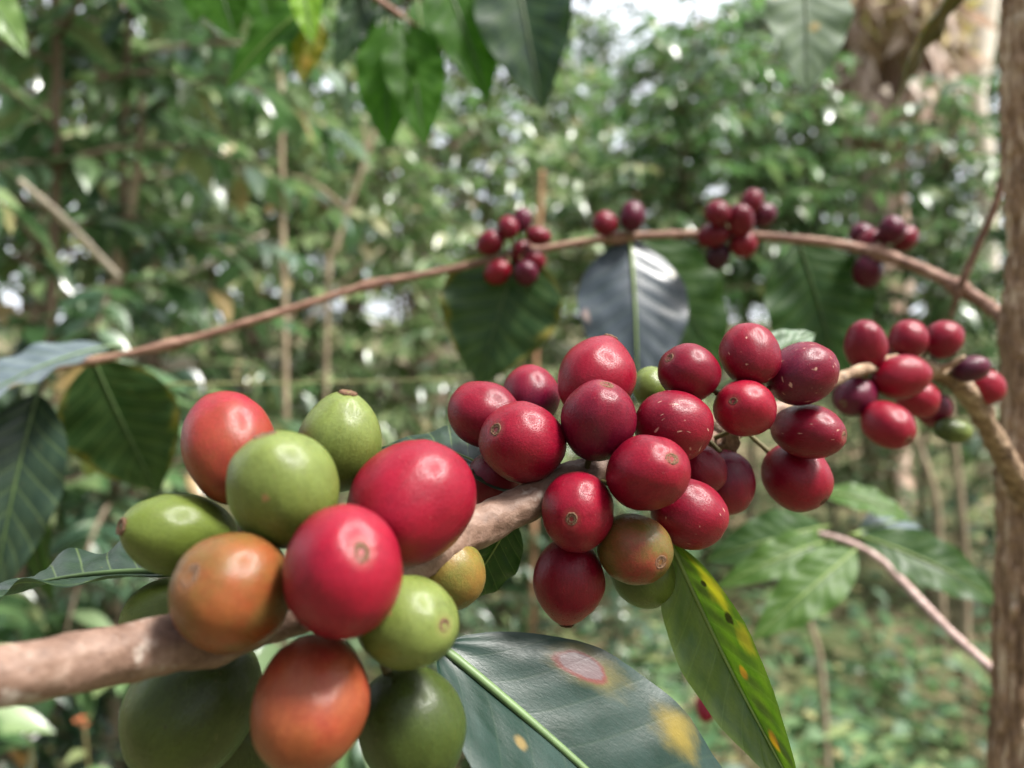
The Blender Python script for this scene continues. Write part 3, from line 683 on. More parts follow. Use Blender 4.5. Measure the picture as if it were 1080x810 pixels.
# leaves under the arching branch
L((548, 264, .385), (505, 408, .38), 140, (-.15, .1, 1), LOLIVE, RIBD, .010, 'olive leaf with yellowing edge', bend=.04, fold=.18, seed=6)
L((664, 252, .382), (672, 425, .36), 128, (.02, .42, .9), LGREY, RIB, .012, 'waxy leaf with a painted blue-grey sky sheen', bend=.07, fold=-.16, wave=.012, pucker=.0003, seed=7)
L((674, 252, .395), (762, 396, .40), 112, (.3, .1, .95), LTUFT, RIBD, .010, None, bend=.03, fold=.15, seed=8)
L((842, 256, .385), (885, 410, .385), 132, (.1, .1, 1), LDARK, RIBD, .010, 'broad dark green hanging leaf', bend=.03, fold=.12, seed=9)
L((770, 400, .21), (860, 352, .22), 48, (-.1, .3, .95), LPALE, RIBP, .010, 'pale green leaf tip behind the cherries', bend=.12, fold=.1, seed=10)
# leaves at the far end of the arching branch
L((116, 366, .35), (-60, 452, .31), 92, (-.15, .75, .55), LBLUE, RIBP, .010, 'glossy leaf with a painted blue-white sky sheen', bend=.08, fold=.2, wave=.02, seed=11)
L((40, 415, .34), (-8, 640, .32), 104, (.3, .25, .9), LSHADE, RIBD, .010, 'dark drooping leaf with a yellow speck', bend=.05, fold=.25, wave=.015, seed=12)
L((100, 380, .37), (168, 520, .39), 128, (.1, .2, 1), LOLIVE, RIBD, .010, None, bend=.04, fold=.12, wave=.02, seed=13)
L((20, 420, .345), (58, 640, .36), 60, (-.2, .3, .9), LDARK, RIBD, .010, None, bend=.05, fold=.2, wave=.015, seed=14)
# tuft on the lower twig
L((868, 556, .42), (742, 592, .41), 62, (0, .45, .9), LTUFT, RIB, .010, None, bend=.10, fold=.12, seed=15)
L((880, 568, .42), (752, 622, .40), 46, (-.1, .5, .9), LTUFTL, RIB, .010, None, bend=.12, fold=.12, seed=16)
L((902, 580, .405), (792, 676, .38), 62, (-.3, .35, .9), LTUFTL, RIB, .010, 'light green leaf of the lower tuft', bend=.05, fold=.12, seed=17)
L((908, 566, .41), (1060, 640, .39), 66, (.15, .45, .9), LTUFT, RIB, .010, None, bend=.10, fold=.14, seed=18)
L((905, 562, .415), (968, 556, .47), 40, (-.1, .6, .8), LBLUE, RIB, .010, 'small leaf of the lower tuft with a painted blue-grey sheen', bend=.10, fold=.1, seed=19)
L((868, 520, .43), (965, 552, .42), 44, (.1, .7, .6), LTUFTL, RIB, .010, None, bend=.10, fold=.1, seed=20)
# leaves of a higher branch of the same tree
tpart('branch', [P(1082, -160, .31), P(1030, -70, .37), P(960, -45, .42), P(870, -28, .45), P(800, -30, .47)], [pr(12, .31), pr(10, .37), pr(9, .42), pr(8, .45), pr(4, .47)], BARK_UPPER, 12, 8, .1, 600, 2, 31)
L((845, -45, .44), (850, 100, .42), 102, (.05, .25, 1), LGG, RIBD, .010, 'grey-green leaf with brown specks', bend=.04, fold=.15, wave=.02, seed=21)
L((1036, -40, .38), (944, 116, .40), 46, (.75, .1, .6), LYD, RIB, .012, 'curling yellowed leaf', bend=-.12, fold=.5, wave=.02, seed=22)

# overhanging leafy branch of a neighbouring plant
over = empty('coffee_branch', P(420, -60, .47))
tag(over, 'leafy coffee branch drooping into the top of the view with one lime-green young leaf', 'branch')
O2 = Vector(over.location)
v, f, u = tube([P(-160, -120, .55), P(60, -80, .50), P(250, -50, .48), P(420, -40, .47), P(560, -55, .47), P(680, -90, .48)], [pr(14, .5), pr(12, .5), pr(10, .48), pr(9, .47), pr(7, .47), pr(4, .48)], 12, 8, .1, 500, 2, 40)
mesh_obj('branch', [Vector(q) - O2 for q in v], f, BARK_UPPER, over, u)
v, f, u = tube([P(330, -46, .475), P(385, -10, .47), P(425, 18, .465), P(440, 28, .462)], [pr(8, .47), pr(7, .47), pr(6, .465), pr(4, .46)], 10, 6, .1, 500, 2, 41)
mesh_obj('twig', [Vector(q) - O2 for q in v], f, BARK_UPPER, over, u)
v, f, u = tube([P(385, 30, .52), P(415, 18, .515), P(450, 4, .51), P(500, -30, .50)], [pr(4, .5)] * 4, 8, 6)
mesh_obj('twig', [Vector(q) - O2 for q in v], f, BARK_UPPER, over, u)
G = lambda *a, **k: leaf(over, O2, *a, **k)
G((225, -40, .48), (250, 42, .47), 70, (-.1, .2, 1), LTOP, RIBD, .010, bend=.04, fold=.15, seed=30)
G((345, -5, .47), (238, 96, .46), 66, (-.3, .35, .9), LTOP, RIB, .010, bend=.06, fold=.12, seed=31)
G((318, -30, .455), (330, 48, .45), 36, (.05, .3, 1), LLIME, RIBP, .012, 'lime-green young leaf', bend=.03, fold=.15, seed=32)
G((335, 22, .475), (318, 88, .47), 40, (.0, .2, 1), LYEL, RIB, .010, 'yellow-brown withering leaf', bend=.04, fold=.15, seed=33)
G((395, -40, .48), (352, 76, .47), 44, (.5, .3, .8), LTOPB, RIBD, .010, bend=.05, fold=.2, seed=34)
G((372, -20, .485), (395, 66, .48), 48, (-.4, .3, .8), LTOP, RIB, .010, bend=.04, fold=.2, seed=35)
G((412, 22, .465), (410, 158, .452), 72, (-.12, .25, 1), LTOP, RIBD, .010, bend=.05, fold=.16, wave=.02, seed=36)
G((428, 22, .463), (448, 156, .450), 70, (.15, .2, 1), LTOP, RIBD, .010, 'longest of the dark green hanging leaves', bend=.05, fold=.16, wave=.02, seed=48)
G((404, 28, .485), (384, 108, .49), 36, (.4, .2, .9), LLIGHT, RIB, .010, bend=.04, fold=.15, seed=37)
G((462, -40, .47), (516, 110, .455), 76, (.15, .2, 1), LTOP, RIBD, .010, bend=.04, fold=.15, wave=.015, seed=38)
G((540, -50, .465), (572, 116, .45), 110, (-.12, .25, .95), LTOPB, RIBD, .012, 'blue-black and green hanging leaf', bend=.05, fold=.22, wave=.015, seed=39)
G((-40, -40, .50), (30, 62, .48), 50, (.3, .4, .8), LLIGHT, RIBP, .010, bend=.04, fold=.15, seed=40)
G((268, -46, .50), (285, 40, .49), 60, (.1, .3, .9), LTOP, RIBD, .010, bend=.04, fold=.15, seed=41)

G((300, -40, .50), (306, 52, .49), 40, (-.3, .2, .9), LTOPB, RIBD, .010, bend=.05, fold=.2, seed=42)
G((352, -20, .49), (300, 70, .485), 40, (-.5, .3, .8), LTOP, RIBD, .010, bend=.05, fold=.2, seed=43)
G((440, 0, .49), (446, 96, .485), 40, (.5, .2, .8), LTOP, RIB, .010, bend=.05, fold=.2, seed=44)
G((505, -50, .49), (470, 60, .485), 44, (-.3, .2, .9), LTOP, RIBD, .010, bend=.05, fold=.2, seed=45)
G((215, -60, .51), (205, 28, .50), 48, (.2, .2, .9), LTOP, RIBD, .010, bend=.05, fold=.2, seed=46)
G((385, -50, .50), (412, 44, .50), 46, (.2, .2, .9), LTOPB, RIBD, .010, bend=.05, fold=.2, seed=47)

# climbing tendril crossing behind the cherries
td = MB()
td.add(*tube([P(60, 413, .40), P(110, 416, .40), P(190, 405, .40), P(300, 404, .42), P(450, 400, .45), P(560, 392, .47)], [pr(2.6, .4)] * 3 + [pr(2, .42), pr(2, .45), pr(1.5, .47)], 8, 8))
td.add(*tube([P(122 + 2.2 * math.sin(k * 1.5), 372 + k * 1.7, .40 + .003 * math.cos(k * 1.5)) for k in range(22)], [pr(3, .4)] * 22, 6, 3))
td.add(*tube([P(99, 408, .40), P(101, 440, .40), P(98, 462, .40)], [pr(1.4, .4)] * 3, 6, 4))
tn = td.build('vine_tendril', m_plain('tendril_green', (0.14, 0.14, 0.05), .6, .3, .3, 80))
tag(tn, 'thin yellow-green tendril with a tight curl, strung level behind the green cherries', 'vine')
# a small green pod hanging on it
v, f, z = cherry_mesh(1.9, .3, 999)
pod = mesh_obj('seed_pod', v, f, m_plain('pod_green', (0.27, 0.36, 0.11), .5, .4, .25, 90))
pod.matrix_world = Matrix.Translation(P(97, 481, .40)) @ Matrix.Rotation(math.radians(14), 4, 'Y') @ Matrix.Diagonal((pr(22, .4), pr(20, .4), pr(22, .4), 1))
tag(pod, 'pale green seed pod dangling from the tendril', 'seed pod')

# ------------------------------------------------------------------ background: ground and plants
def gz(x, y):
    z = 0.0
    if y > 2.4: z += 0.13 * (y - 2.4)
    z += 0.05 * mnoise.noise(Vector((x * .6, y * .6, 3.3))) * min(1, max(0, y))
    return z

xs = np.concatenate([np.linspace(-60, -8, 14), np.linspace(-7.5, 7.5, 61), np.linspace(8, 60, 14)])
ys = np.concatenate([np.linspace(-40, -2, 10), np.linspace(-1.5, 12, 61), np.linspace(13, 90, 16)])
V = [(x, y, gz(x, min(y, 30))) for y in ys for x in xs]
nx = len(xs)
Fc = [(j * nx + i, j * nx + i + 1, (j + 1) * nx + i + 1, (j + 1) * nx + i) for j in range(len(ys) - 1) for i in range(nx - 1)]
t = NT('leaf_litter')
ob = t.n('ShaderNodeTexCoord').outputs['Object']
n1 = t.noise(ob, 1.3, 4, .6); n2 = t.noise(ob, 22, 5, .7)
c = t.ramp(n2, [(.32, (.035, .03, .018)), (.5, (.16, .115, .07)), (.62, (.30, .23, .15)), (.75, (.42, .34, .24))])
c = t.mix(t.rng(n1, .35, .65, .1, .75), c, (.05, .085, .025))
ground = mesh_obj('ground', V, Fc, t.done(t.principled(c, .9, .2, normal=t.bump(n2, .7, .03))))
tag(ground, kind='structure')

LEAF_V = [0, .14, .34, .58, .80, 1.0]
LEAF_W = [.03, .58, 1.0, .88, .46, .02]
def leaf_cloud(base, dirs, nrm, length, width, droop, fold):
    """many low leaves at once; arrays (n,3),(n,3),(n,3),(n,),(n,) -> verts, faces"""
    n = len(base)
    T = dirs / np.linalg.norm(dirs, axis=1)[:, None]
    N = nrm - T * (nrm * T).sum(1)[:, None]
    N /= np.linalg.norm(N, axis=1)[:, None] + 1e-9
    Sd = np.cross(T, N)
    k = len(LEAF_V)
    V = np.zeros((n, k, 3, 3))
    for j, (v, w) in enumerate(zip(LEAF_V, LEAF_W)):
        c = base + T * (length * v)[:, None] - N * (droop * length * v * v)[:, None]
        hw = (width * .5 * w)[:, None]
        up = N * (fold * hw)
        V[:, j, 0] = c - Sd * hw + up; V[:, j, 1] = c; V[:, j, 2] = c + Sd * hw + up
    idx = (np.arange(n) * k * 3)[:, None, None]
    q = []
    for j in range(k - 1):
        for i in range(2):
            a = j * 3 + i
            q.append((a, a + 1, a + 4, a + 3))
    Fq = idx + np.array(q)[None]
    return V.reshape(-1, 3), Fq.reshape(-1, 4)

def np_mesh(name, V, Fq, mat):
    me = bpy.data.meshes.new(name)
    nV, nF = len(V), len(Fq)
    me.vertices.add(nV); me.vertices.foreach_set('co', np.asarray(V, np.float32).ravel())
    me.loops.add(nF * 4); me.loops.foreach_set('vertex_index', np.asarray(Fq, np.int32).ravel())
    me.polygons.add(nF)
    me.polygons.foreach_set('loop_start', np.arange(0, nF * 4, 4, dtype=np.int32))
    me.polygons.foreach_set('use_smooth', np.ones(nF, dtype=bool))
    me.update(calc_edges=True)
    me.materials.append(mat)
    return me

FOL_DARK = m_foliage('coffee_foliage_dark', [(0, (.028, .058, .040)), (.4, (.060, .110, .068)), (.75, (.10, .165, .09)), (.95, (.18, .24, .11)), (1, (.30, .14, .04))], .30, .3, .8)
FOL_MID = m_foliage('coffee_foliage', [(0, (.034, .075, .032)), (.4, (.07, .145, .052)), (.8, (.13, .22, .085)), (.97, (.26, .30, .13)), (1, (.36, .22, .09))], .31, .34, .75)
FOL_LIGHT = m_foliage('light_foliage', [(0, (.08, .13, .055)), (.4, (.16, .23, .09)), (.8, (.26, .33, .15)), (.95, (.42, .41, .22)), (1, (.44, .30, .16))], .33, .38, .7)
FOL_TREE = m_foliage('tree_foliage', [(0, (.022, .045, .022)), (.5, (.05, .085, .038)), (1, (.10, .14, .06))], .45, .2, .1)

def coffee_shrub(seed, height, nbr, mat, leaf_len=(.055, .11), spread=.75, thin=1.7, low=.16):
    rs = np.random.RandomState(seed)
    st = MB()
    lean = rs.uniform(-.10, .10, 2)
    tp = [Vector((lean[0] * z * z / height + .02 * math.sin(z * 4 + seed), lean[1] * z * z / height, z)) for z in np.linspace(-.05, height, 9)]
    st.add(*tube(tp, list(np.linspace(.014, .004, 9)), 8, 3, .1, 60, 3, seed)[:2])
    br = MB()
    B, D, N_, Ln, Wd = [], [], [], [], []
    for b in range(nbr):
        z = height * (low + (1 - low) * (b + rs.rand()) / nbr)
        az = b * 2.4 + rs.uniform(-.4, .4)
        ln = spread * (1.05 - .62 * z / height) * rs.uniform(.7, 1.15)
        i = min(7, int(z / height * 8)); o = tp[i].lerp(tp[i + 1], min(1, max(0, z / height * 8 - i)))
        d = Vector((math.cos(az), math.sin(az), .35 + .3 * z / height))
        pts = [o + Vector((d.x * ln * s, d.y * ln * s, d.z * ln * s - .55 * ln * s * s)) for s in (0, .25, .5, .75, 1)]
        br.add(*tube(pts, [.006, .005, .004, .003, .0015], 5, 2)[:2])
        q = catmull(pts, 6)
        nn = max(3, int(ln / .052 * thin))
        for k in range(nn):
            s = (k + 1.0) / nn
            p = Vector(q[min(len(q) - 1, int(s * (len(q) - 1)))])
            for sd in (-1, 1):
                if rs.rand() < .15: continue
                side = Vector((-d.y, d.x, 0)).normalized() * sd
                dd = side * rs.uniform(.5, 1) + Vector((d.x, d.y, 0)) * rs.uniform(.1, .9) + Vector((0, 0, rs.uniform(-.9, .15)))
                B.append(p); D.append(dd)
                N_.append(Vector((rs.uniform(-.5, .5), rs.uniform(-.5, .5), 1)))
                a = rs.uniform(*leaf_len); Ln.append(a); Wd.append(a * rs.uniform(.36, .48))
    V, Fq = leaf_cloud(np.array(B), np.array(D), np.array(N_), np.array(Ln), np.array(Wd), .22, .25)
    r = empty('coffee_shrub')
    mesh_obj('trunk', st.v, st.f, BARK_DARK, r)
    mesh_obj('branch', br.v, br.f, BARK_DARK, r)
    me = np_mesh('crown', V, Fq, mat)
    c = bpy.data.objects.new('crown', me); COL.objects.link(c); c.parent = r
    return r

protos = {}
def shrub_proto(key):
    if key not in protos:
        a = dict(D=(11, 2.3, 44, FOL_DARK), M=(12, 2.2, 46, FOL_MID), L=(13, 2.0, 42, FOL_LIGHT), T=(14, 2.9, 56, FOL_MID), E=(15, 2.7, 52, FOL_MID), K=(16, 2.6, 48, FOL_LIGHT))[key]
        r = coffee_shrub(*a, low=.5 if key in 'MT' else .3 if key in 'KL' else .12)
        protos[key] = (r, children(r), [False])
    return protos[key]
def at(px, y): return (px - 540) / F * y
SHRUBS = [
 # px, distance, variant, scale, rotation, label
 (20, 1.45, 'E', 1.0, .3, 'dark coffee shrub filling the upper corner above the blue-white glossy leaf'),
 (128, 1.75, 'D', 1.05, 1.2, 'dusky coffee shrub with a bare tan stem rising behind the curled tendril'),
 (-70, 2.3, 'M', 1.1, 2.2, 'green coffee shrub at the very edge behind the dark drooping leaf'),
 (215, 2.8, 'K', 1.0, 2.9, 'tall pale coffee shrub behind the topmost front cherry'),
 (330, 3.3, 'K', 1.0, .9, 'airy pale coffee shrub among the thin upright stems'),
 (440, 3.0, 'L', 1.0, 4.0, 'yellowish coffee shrub under the longest hanging leaf'),
 (520, 3.8, 'K', 1.1, 5.2, 'pale sunlit coffee shrub behind the cluster over the olive leaf'),
 (610, 3.1, 'L', .95, 1.9, 'light green coffee shrub below the ragged sky gap'),
 (690, 3.4, 'M', 1.15, 3.4, 'glossy green coffee shrub behind the blue-grey leaf'),
 (790, 3.6, 'M', 1.2, 5.0, 'bushy coffee shrub with shiny leaves behind the seven-cherry cluster'),
 (880, 3.6, 'T', .80, .5, 'large-leaved coffee shrub beneath the hollow stump'),
 (975, 3.5, 'M', 1.02, 2.6, 'shiny coffee shrub behind the five-cherry cluster'),
 (1085, 3.3, 'D', .9, 1.5, 'shaded coffee shrub half hidden by the fissured trunk'),
 (260, 4.3, 'T', 1.1, 3.8, 'tall green coffee shrub far behind the yellow-brown withering leaf'),
 (420, 5.0, 'T', 1.1, 1.0, 'distant coffee shrub between the hanging leaves and the arching branch'),
 (570, 5.2, 'K', 1.2, 2.4, 'distant light coffee shrub under the blue-black hanging leaf'),
 (740, 4.4, 'M', 1.15, .2, 'distant coffee shrub rising between the sky gap and the oval dark cherry'),
 (90, 3.6, 'T', 1.2, 5.6, 'tall coffee shrub deep behind the slanting dead stick'),
 (1010, 4.0, 'L', .85, 4.4, 'sunlit coffee shrub seen past the curling yellowed leaf'),
 (-60, 1.75, 'D', .62, 4.1, 'low dark coffee shrub behind the leaf seen edge on'),
 (470, 2.2, 'D', .55, 3.0, 'low bluish coffee shrub showing under the large red cherry by the branch'),
 (170, 1.5, 'D', .42, 5.0, 'small dark coffee shrub under the pinkish front branch'),
 (330, 4.2, 'M', .62, 2.0, 'low green coffee shrub behind the foot of the straight pale stem'),
 (550, 4.0, 'L', .60, 1.0, 'low yellowish coffee shrub behind the rusty brown stem'),
 (760, 5.2, 'T', .60, 3.0, 'low green coffee shrub far behind the sharp middle cluster'),
 (900, 4.0, 'L', .55, 4.0, 'low sunny coffee shrub in front of the hollow stump'),
 (1030, 5.0, 'M', .7, 5.5, 'low green coffee shrub below the pale bare dead tree'),
 (620, 5.6, 'T', .95, 1.3, 'distant coffee shrub right below the ragged sky gap'),
 (840, 5.4, 'M', 1.2, 2.1, 'distant coffee shrub behind the largest cherry of the seven-cherry cluster'),
 (170, 5.2, 'K', 1.2, .4, 'distant pale coffee shrub in the gap behind the slanting dead stick'),
 (370, 6.0, 'M', 1.3, .9, 'distant green coffee shrub at the back of the thin upright stems'),
 (1000, 5.6, 'T', .7, .9, 'distant coffee shrub under the foot of the hollow stump'),
 (650, 2.3, 'D', .42, .7, 'small dark coffee shrub under the sharp middle cluster'),
]
for px, y, key, sc, rot, lab in SHRUBS:
    r, kids, used = shrub_proto(key)
    o = r if not used[0] else copy_tree(r, kids)
    used[0] = True
    x = at(px, y)
    o.location = (x, y, gz(x, y)); o.rotation_euler = (0, 0, rot); o.scale = (sc, sc, sc)
    tag(o, lab, 'shrub', 'coffee shrubs growing behind the fruiting branch')

# shade trees
def shade_tree(seed, height, mat, nclump, cr, ch, per=70, ls=(.10, .2)):
    rs = np.random.RandomState(seed)
    tr = MB()
    top = Vector((rs.uniform(-.4, .4), rs.uniform(-.4, .4), height * .9))
    tr.add(*tube([Vector((0, 0, -.2)), Vector((.08, .05, height * .3)), Vector((top.x * .6, top.y * .6, height * .6)), top], [.19, .14, .09, .03], 12, 8, .12, 9, 2, seed)[:2])
    B, D, N_, Ln, Wd = [], [], [], [], []
    cz = height - ch / 2
    for c in range(nclump):
        a = rs.uniform(0, 6.283); q = rs.rand() ** .45; zz = rs.uniform(-1, 1)
        rr = cr * q * math.sqrt(max(0, 1 - zz * zz * .8))
        cc = Vector((math.cos(a) * rr, math.sin(a) * rr, cz + zz * ch / 2))
        sz = rs.uniform(.28, .62)
        base = Vector((top.x * .5, top.y * .5, cc.z - .5 - .4 * rr))
        tr.add(*tube([base, base.lerp(cc, .5) + Vector((0, 0, .15)), cc], [.035, .02, .006], 5, 3)[:2])
        for k in range(int(per * rs.uniform(.5, 1.3))):
            g = rs.normal(0, .45, 3) * sz
            B.append(cc + Vector((g[0], g[1], g[2] * .7)))
            D.append(Vector((rs.normal(), rs.normal(), rs.normal() * .6 - .4)))
            N_.append(Vector((rs.normal() * .6, rs.normal() * .6, 1)))
            s_ = rs.uniform(*ls); Ln.append(s_); Wd.append(s_ * rs.uniform(.35, .6))
    V, Fq = leaf_cloud(np.array(B), np.array(D), np.array(N_), np.array(Ln), np.array(Wd), .15, .15)
    r = empty('shade_tree')
    mesh_obj('trunk', tr.v, tr.f, BARK_DARK, r)
    me = np_mesh('crown', V, Fq, mat)
    c = bpy.data.objects.new('crown', me); COL.objects.link(c); c.parent = r
    return r
tps = []
for a in ((31, 7.5, FOL_TREE, 85, 2.1, 6.0), (32, 6.6, FOL_MID, 80, 2.0, 5.4), (33, 8.5, FOL_TREE, 90, 2.2, 6.6)):
    r = shade_tree(*a); tps.append([r, children(r), False])
TREES = [
 (-330, 9.0, 0, 1.0, 0.4, 'dark leafy tree beyond the shrubs at the edge of the grove'),
 (40, 8.0, 1, 1.0, 1.4, 'green leafy tree rising above the dark corner shrub'),
 (270, 9.5, 2, .9, 2.2, 'tall dark tree behind the lime-green young leaf'),
 (455, 8.6, 1, 1.05, 3.0, 'leafy tree behind the longest hanging leaf'),
 (556, 11.0, 0, .95, 4.2, 'dark dense tree beside the ragged sky gap, behind the blue-black leaf'),
 (905, 10.0, 2, .9, 5.1, 'dark tree with glittering sky holes behind the grey-green leaf'),
 (1130, 11.5, 1, 1.0, .8, 'leafy tree beyond the pale bare trunk'),
 (842, 13.0, 1, .98, 2.2, 'leafy tree beyond the bushy shrub with shiny leaves'),
 (640, 16.0, 2, .77, 1.2, 'far dark tree under the edge of the sky gap'),
 (160, 12.0, 0, 1.1, 3.2, 'tall dark tree far behind the slanting dead stick'),
 (370, 12.5, 2, 1.0, .4, 'tall dark tree far behind the leaning pale stem'),
 (990, 13.0, 0, .95, 2.9, 'dark tree behind the shaggy tan stump'),
 (700, 15.0, 0, .80, 2.7, 'far low tree under the ragged sky gap'),
 (1350, 9.0, 0, 1.0, 1.8, 'dark leafy tree beyond the fissured trunk'),
]
for px, y, k, sc, rot, lab in TREES:
    r, kids, used = tps[k]
    o = r if not used else copy_tree(r, kids)
    tps[k][2] = True
    x = at(px, y)
    o.location = (x, y, gz(x, y)); o.rotation_euler = (0, 0, rot); o.scale = (sc, sc, sc)
    tag(o, lab, 'tree', 'shade trees behind the coffee grove')

# hollow stump on the bank
sy = 4.8
sx = at(935, sy)
def zrow(py): return H + (405 - py) / F * sy
V = []; Fc = []
nz, ns = 90, 96
hz0 = gz(sx, sy) - .1; hz1 = zrow(-22); zc = zrow(96) - hz0
for i in range(nz + 1):
    z = (hz1 - hz0) * i / nz
    up = 1 / (1 + math.exp(-(z - (zrow(135) - hz0)) / .05))
    for k in range(ns):
        th = 2 * math.pi * k / ns
        r = .10 + .17 * up + .03 * math.sin(3 * th + 1)
        p = Vector((math.cos(th) * 3.2, math.sin(th) * 3.2, z * 1.6))
        r += .06 * mnoise.noise(p) + .05 * mnoise.noise(Vector((math.cos(th) * 9, math.sin(th) * 9, z * 1.8))) + .02 * mnoise.noise(p * 5)
        hx = math.cos(th) * r; hd = ((hx + .12) / .13) ** 2 + ((z - zc) / .17) ** 2
        if math.sin(th) < 0: r -= .34 * math.exp(-hd ** 2)
        r = max(r, .02)
        V.append((math.cos(th) * r, math.sin(th) * r, z))
for i in range(nz):
    for k in range(ns):
        k2 = (k + 1) % ns
        Fc.append((i * ns + k, i * ns + k2, (i + 1) * ns + k2, (i + 1) * ns + k))
Fc.append(tuple(nz * ns + k for k in range(ns)))
STUMPM = m_bark('stump_wood', (.22, .14, .10), (.50, .36, .28), (.72, .60, .50), (1, 1, .25), 18, 1, .03, .9)
stump = empty('tree_stump', (sx, sy, hz0))
tag(stump, 'shaggy tan tree stump with a dark hollow, hanging dry fronds and yellow tufts on top', 'tree stump')
mesh_obj('trunk', V, Fc, STUMPM, stump)
rs = np.random.RandomState(5)
def frond_cloud(n, z0, z1, r0, r1, l0, l1, down):
    B = []; D = []; N_ = []; Ln = []
    while len(B) < n:
        th = rs.uniform(0, 6.283); r = rs.uniform(r0, r1); z = rs.uniform(z0, z1)
        x, y_ = math.cos(th) * r, math.sin(th) * r
        l_ = rs.uniform(l0, l1)
        if y_ < .1 and abs(x + .12) < .12 and zc - .15 < z - l_ * down * .5 < zc + .30: continue
        B.append((x, y_, z)); D.append((math.cos(th) * .45 + rs.normal() * .25, math.sin(th) * .45 + rs.normal() * .25, -down + rs.normal() * .3))
        N_.append((math.cos(th) + rs.normal() * .4, math.sin(th) + rs.normal() * .4, .4)); Ln.append(l_)
    Ln = np.array(Ln)
    return leaf_cloud(np.array(B), np.array(D), np.array(N_), Ln, Ln * rs.uniform(.12, .32, n), .35, .2)
Vv, Fq = frond_cloud(1300, zrow(128) - hz0, zrow(-5) - hz0, .20, .40, .10, .26, .75)
fo = bpy.data.objects.new('dry_fronds', np_mesh('dry_fronds', Vv, Fq, m_foliage('dry_frond', [(0, (.42, .28, .22)), (.4, (.62, .48, .40)), (.8, (.74, .62, .54)), (1, (.60, .48, .24))], .75, .3, 0, (.5, .36, .25))))
COL.objects.link(fo); fo.parent = stump; fo['kind'] = 'stuff'
Vv, Fq = frond_cloud(700, zrow(70) - hz0, zrow(-30) - hz0, .12, .42, .08, .2, .2)
mo = bpy.data.objects.new('moss', np_mesh('moss', Vv, Fq, m_foliage('moss_yellow', [(0, (.26, .22, .05)), (.5, (.44, .38, .11)), (.8, (.52, .44, .20)), (1, (.50, .36, .22))], .7, .35, 0, (.5, .45, .1))))
COL.objects.link(mo); mo.parent = stump; mo['kind'] = 'stuff'

# pale bare trunk and thin stems
def stem(name, pts, w, mat, label, cat, twigs=0, seed=0, group=None):
    """pts (px, py, depth); w pixel widths -> Empty at the foot > trunk, twig"""
    base = P(*pts[-1])
    r = empty(name, base)
    v, f, u = tube([P(*p) - base for p in pts], [pr(q, p[2]) for q, p in zip(w, pts)], 12, 8, .12, 60, 3, seed)
    mesh_obj('trunk', v, f, mat, r, u)
    rs = random.Random(seed)
    for k in range(twigs):
        i = rs.randrange(0, len(pts) - 1); a = P(*pts[i]).lerp(P(*pts[i + 1]), rs.random()) - base
        d = Vector((rs.uniform(-1, 1), rs.uniform(-.4, .4), rs.uniform(.2, .8))) * rs.uniform(.15, .35)
        v, f, u = tube([a, a + d * .5 + Vector((0, 0, .02)), a + d], [.006, .004, .002], 6, 4)
        mesh_obj('twig', v, f, mat, r, u)
    tag(r, label, cat, group)
    return r
def foot(px, py, d):
    """pixel row of the ground under a column at depth d"""
    x = at(px, d)
    return (px, 405 - (gz(x, d) - H - .0) / d * F + 6, d)
PALE = m_bark('pale_bark', (.42, .36, .28), (.62, .56, .47), (.75, .71, .63), (1, 1, .3), 20, .5, .01, .8)
SG = 'thin upright stems in the grove'
stem('dead_tree', [(1045, -40, 5.2), (1030, 60, 5.2), (1028, 110, 5.2), (1040, 200, 5.2), foot(1045, 0, 5.2)], [26, 30, 22, 20, 24], PALE, 'pale bare dead tree showing beside the fissured trunk', 'tree', 3, 1)
stem('sapling', [(296, 60, 1.9), (297, 180, 1.9), (299, 300, 1.9), (301, 380, 1.9), foot(303, 0, 1.9)], [4, 6, 7, 7, 8], BARK_FAR, 'straight pale stem rising above the light green pointed cherry', 'sapling', 4, 2, SG)
stem('sapling', [(412, 90, 2.1), (385, 170, 2.1), (355, 260, 2.1), (345, 330, 2.1), foot(338, 0, 2.1)], [4, 5, 6, 6, 7], BARK_FAR, 'leaning pale stem between the straight stem and the arching branch', 'sapling', 4, 3, SG)
stem('sapling', [(150, 60, 1.65), (146, 170, 1.65), (130, 260, 1.65), (122, 345, 1.65), foot(118, 0, 1.65)], [6, 9, 13, 15, 18], BARK_FAR, 'thicker tan stem behind the curled tendril', 'sapling', 3, 4, SG)
stem('sapling', [(572, 180, 2.4), (570, 220, 2.4), (566, 300, 2.4), foot(560, 0, 2.4)], [4, 6, 6, 7], m_bark('rusty_bark', (.18, .09, .05), (.36, .20, .11), (.48, .31, .2), (1, 1, .3), 40, .6, .004, .85), 'rusty brown stem behind the cluster over the olive leaf', 'sapling', 2, 5, SG)
stem('sapling', [(842, 590, 1.9), (852, 650, 1.9), (866, 710, 1.9), foot(876, 0, 1.9)], [5, 6, 7, 8], BARK_FAR, 'short tan stick standing in the ground cover under the lower tuft', 'sapling', 1, 6, SG)
stem('sapling', [(1000, 420, 2.6), (1012, 520, 2.6), (1018, 620, 2.6), foot(1014, 0, 2.6)], [7, 8, 10, 10], BARK_FAR, 'tan post-like stem close beside the trunk under the corky branch', 'sapling', 1, 7, SG)
stem('sapling', [(958, 440, 2.9), (985, 520, 2.9), (990, 580, 2.9), foot(994, 0, 2.9)], [6, 8, 9, 10], BARK_FAR, 'slender tan stem behind the blue-grey leaf of the lower tuft', 'sapling', 2, 8, SG)
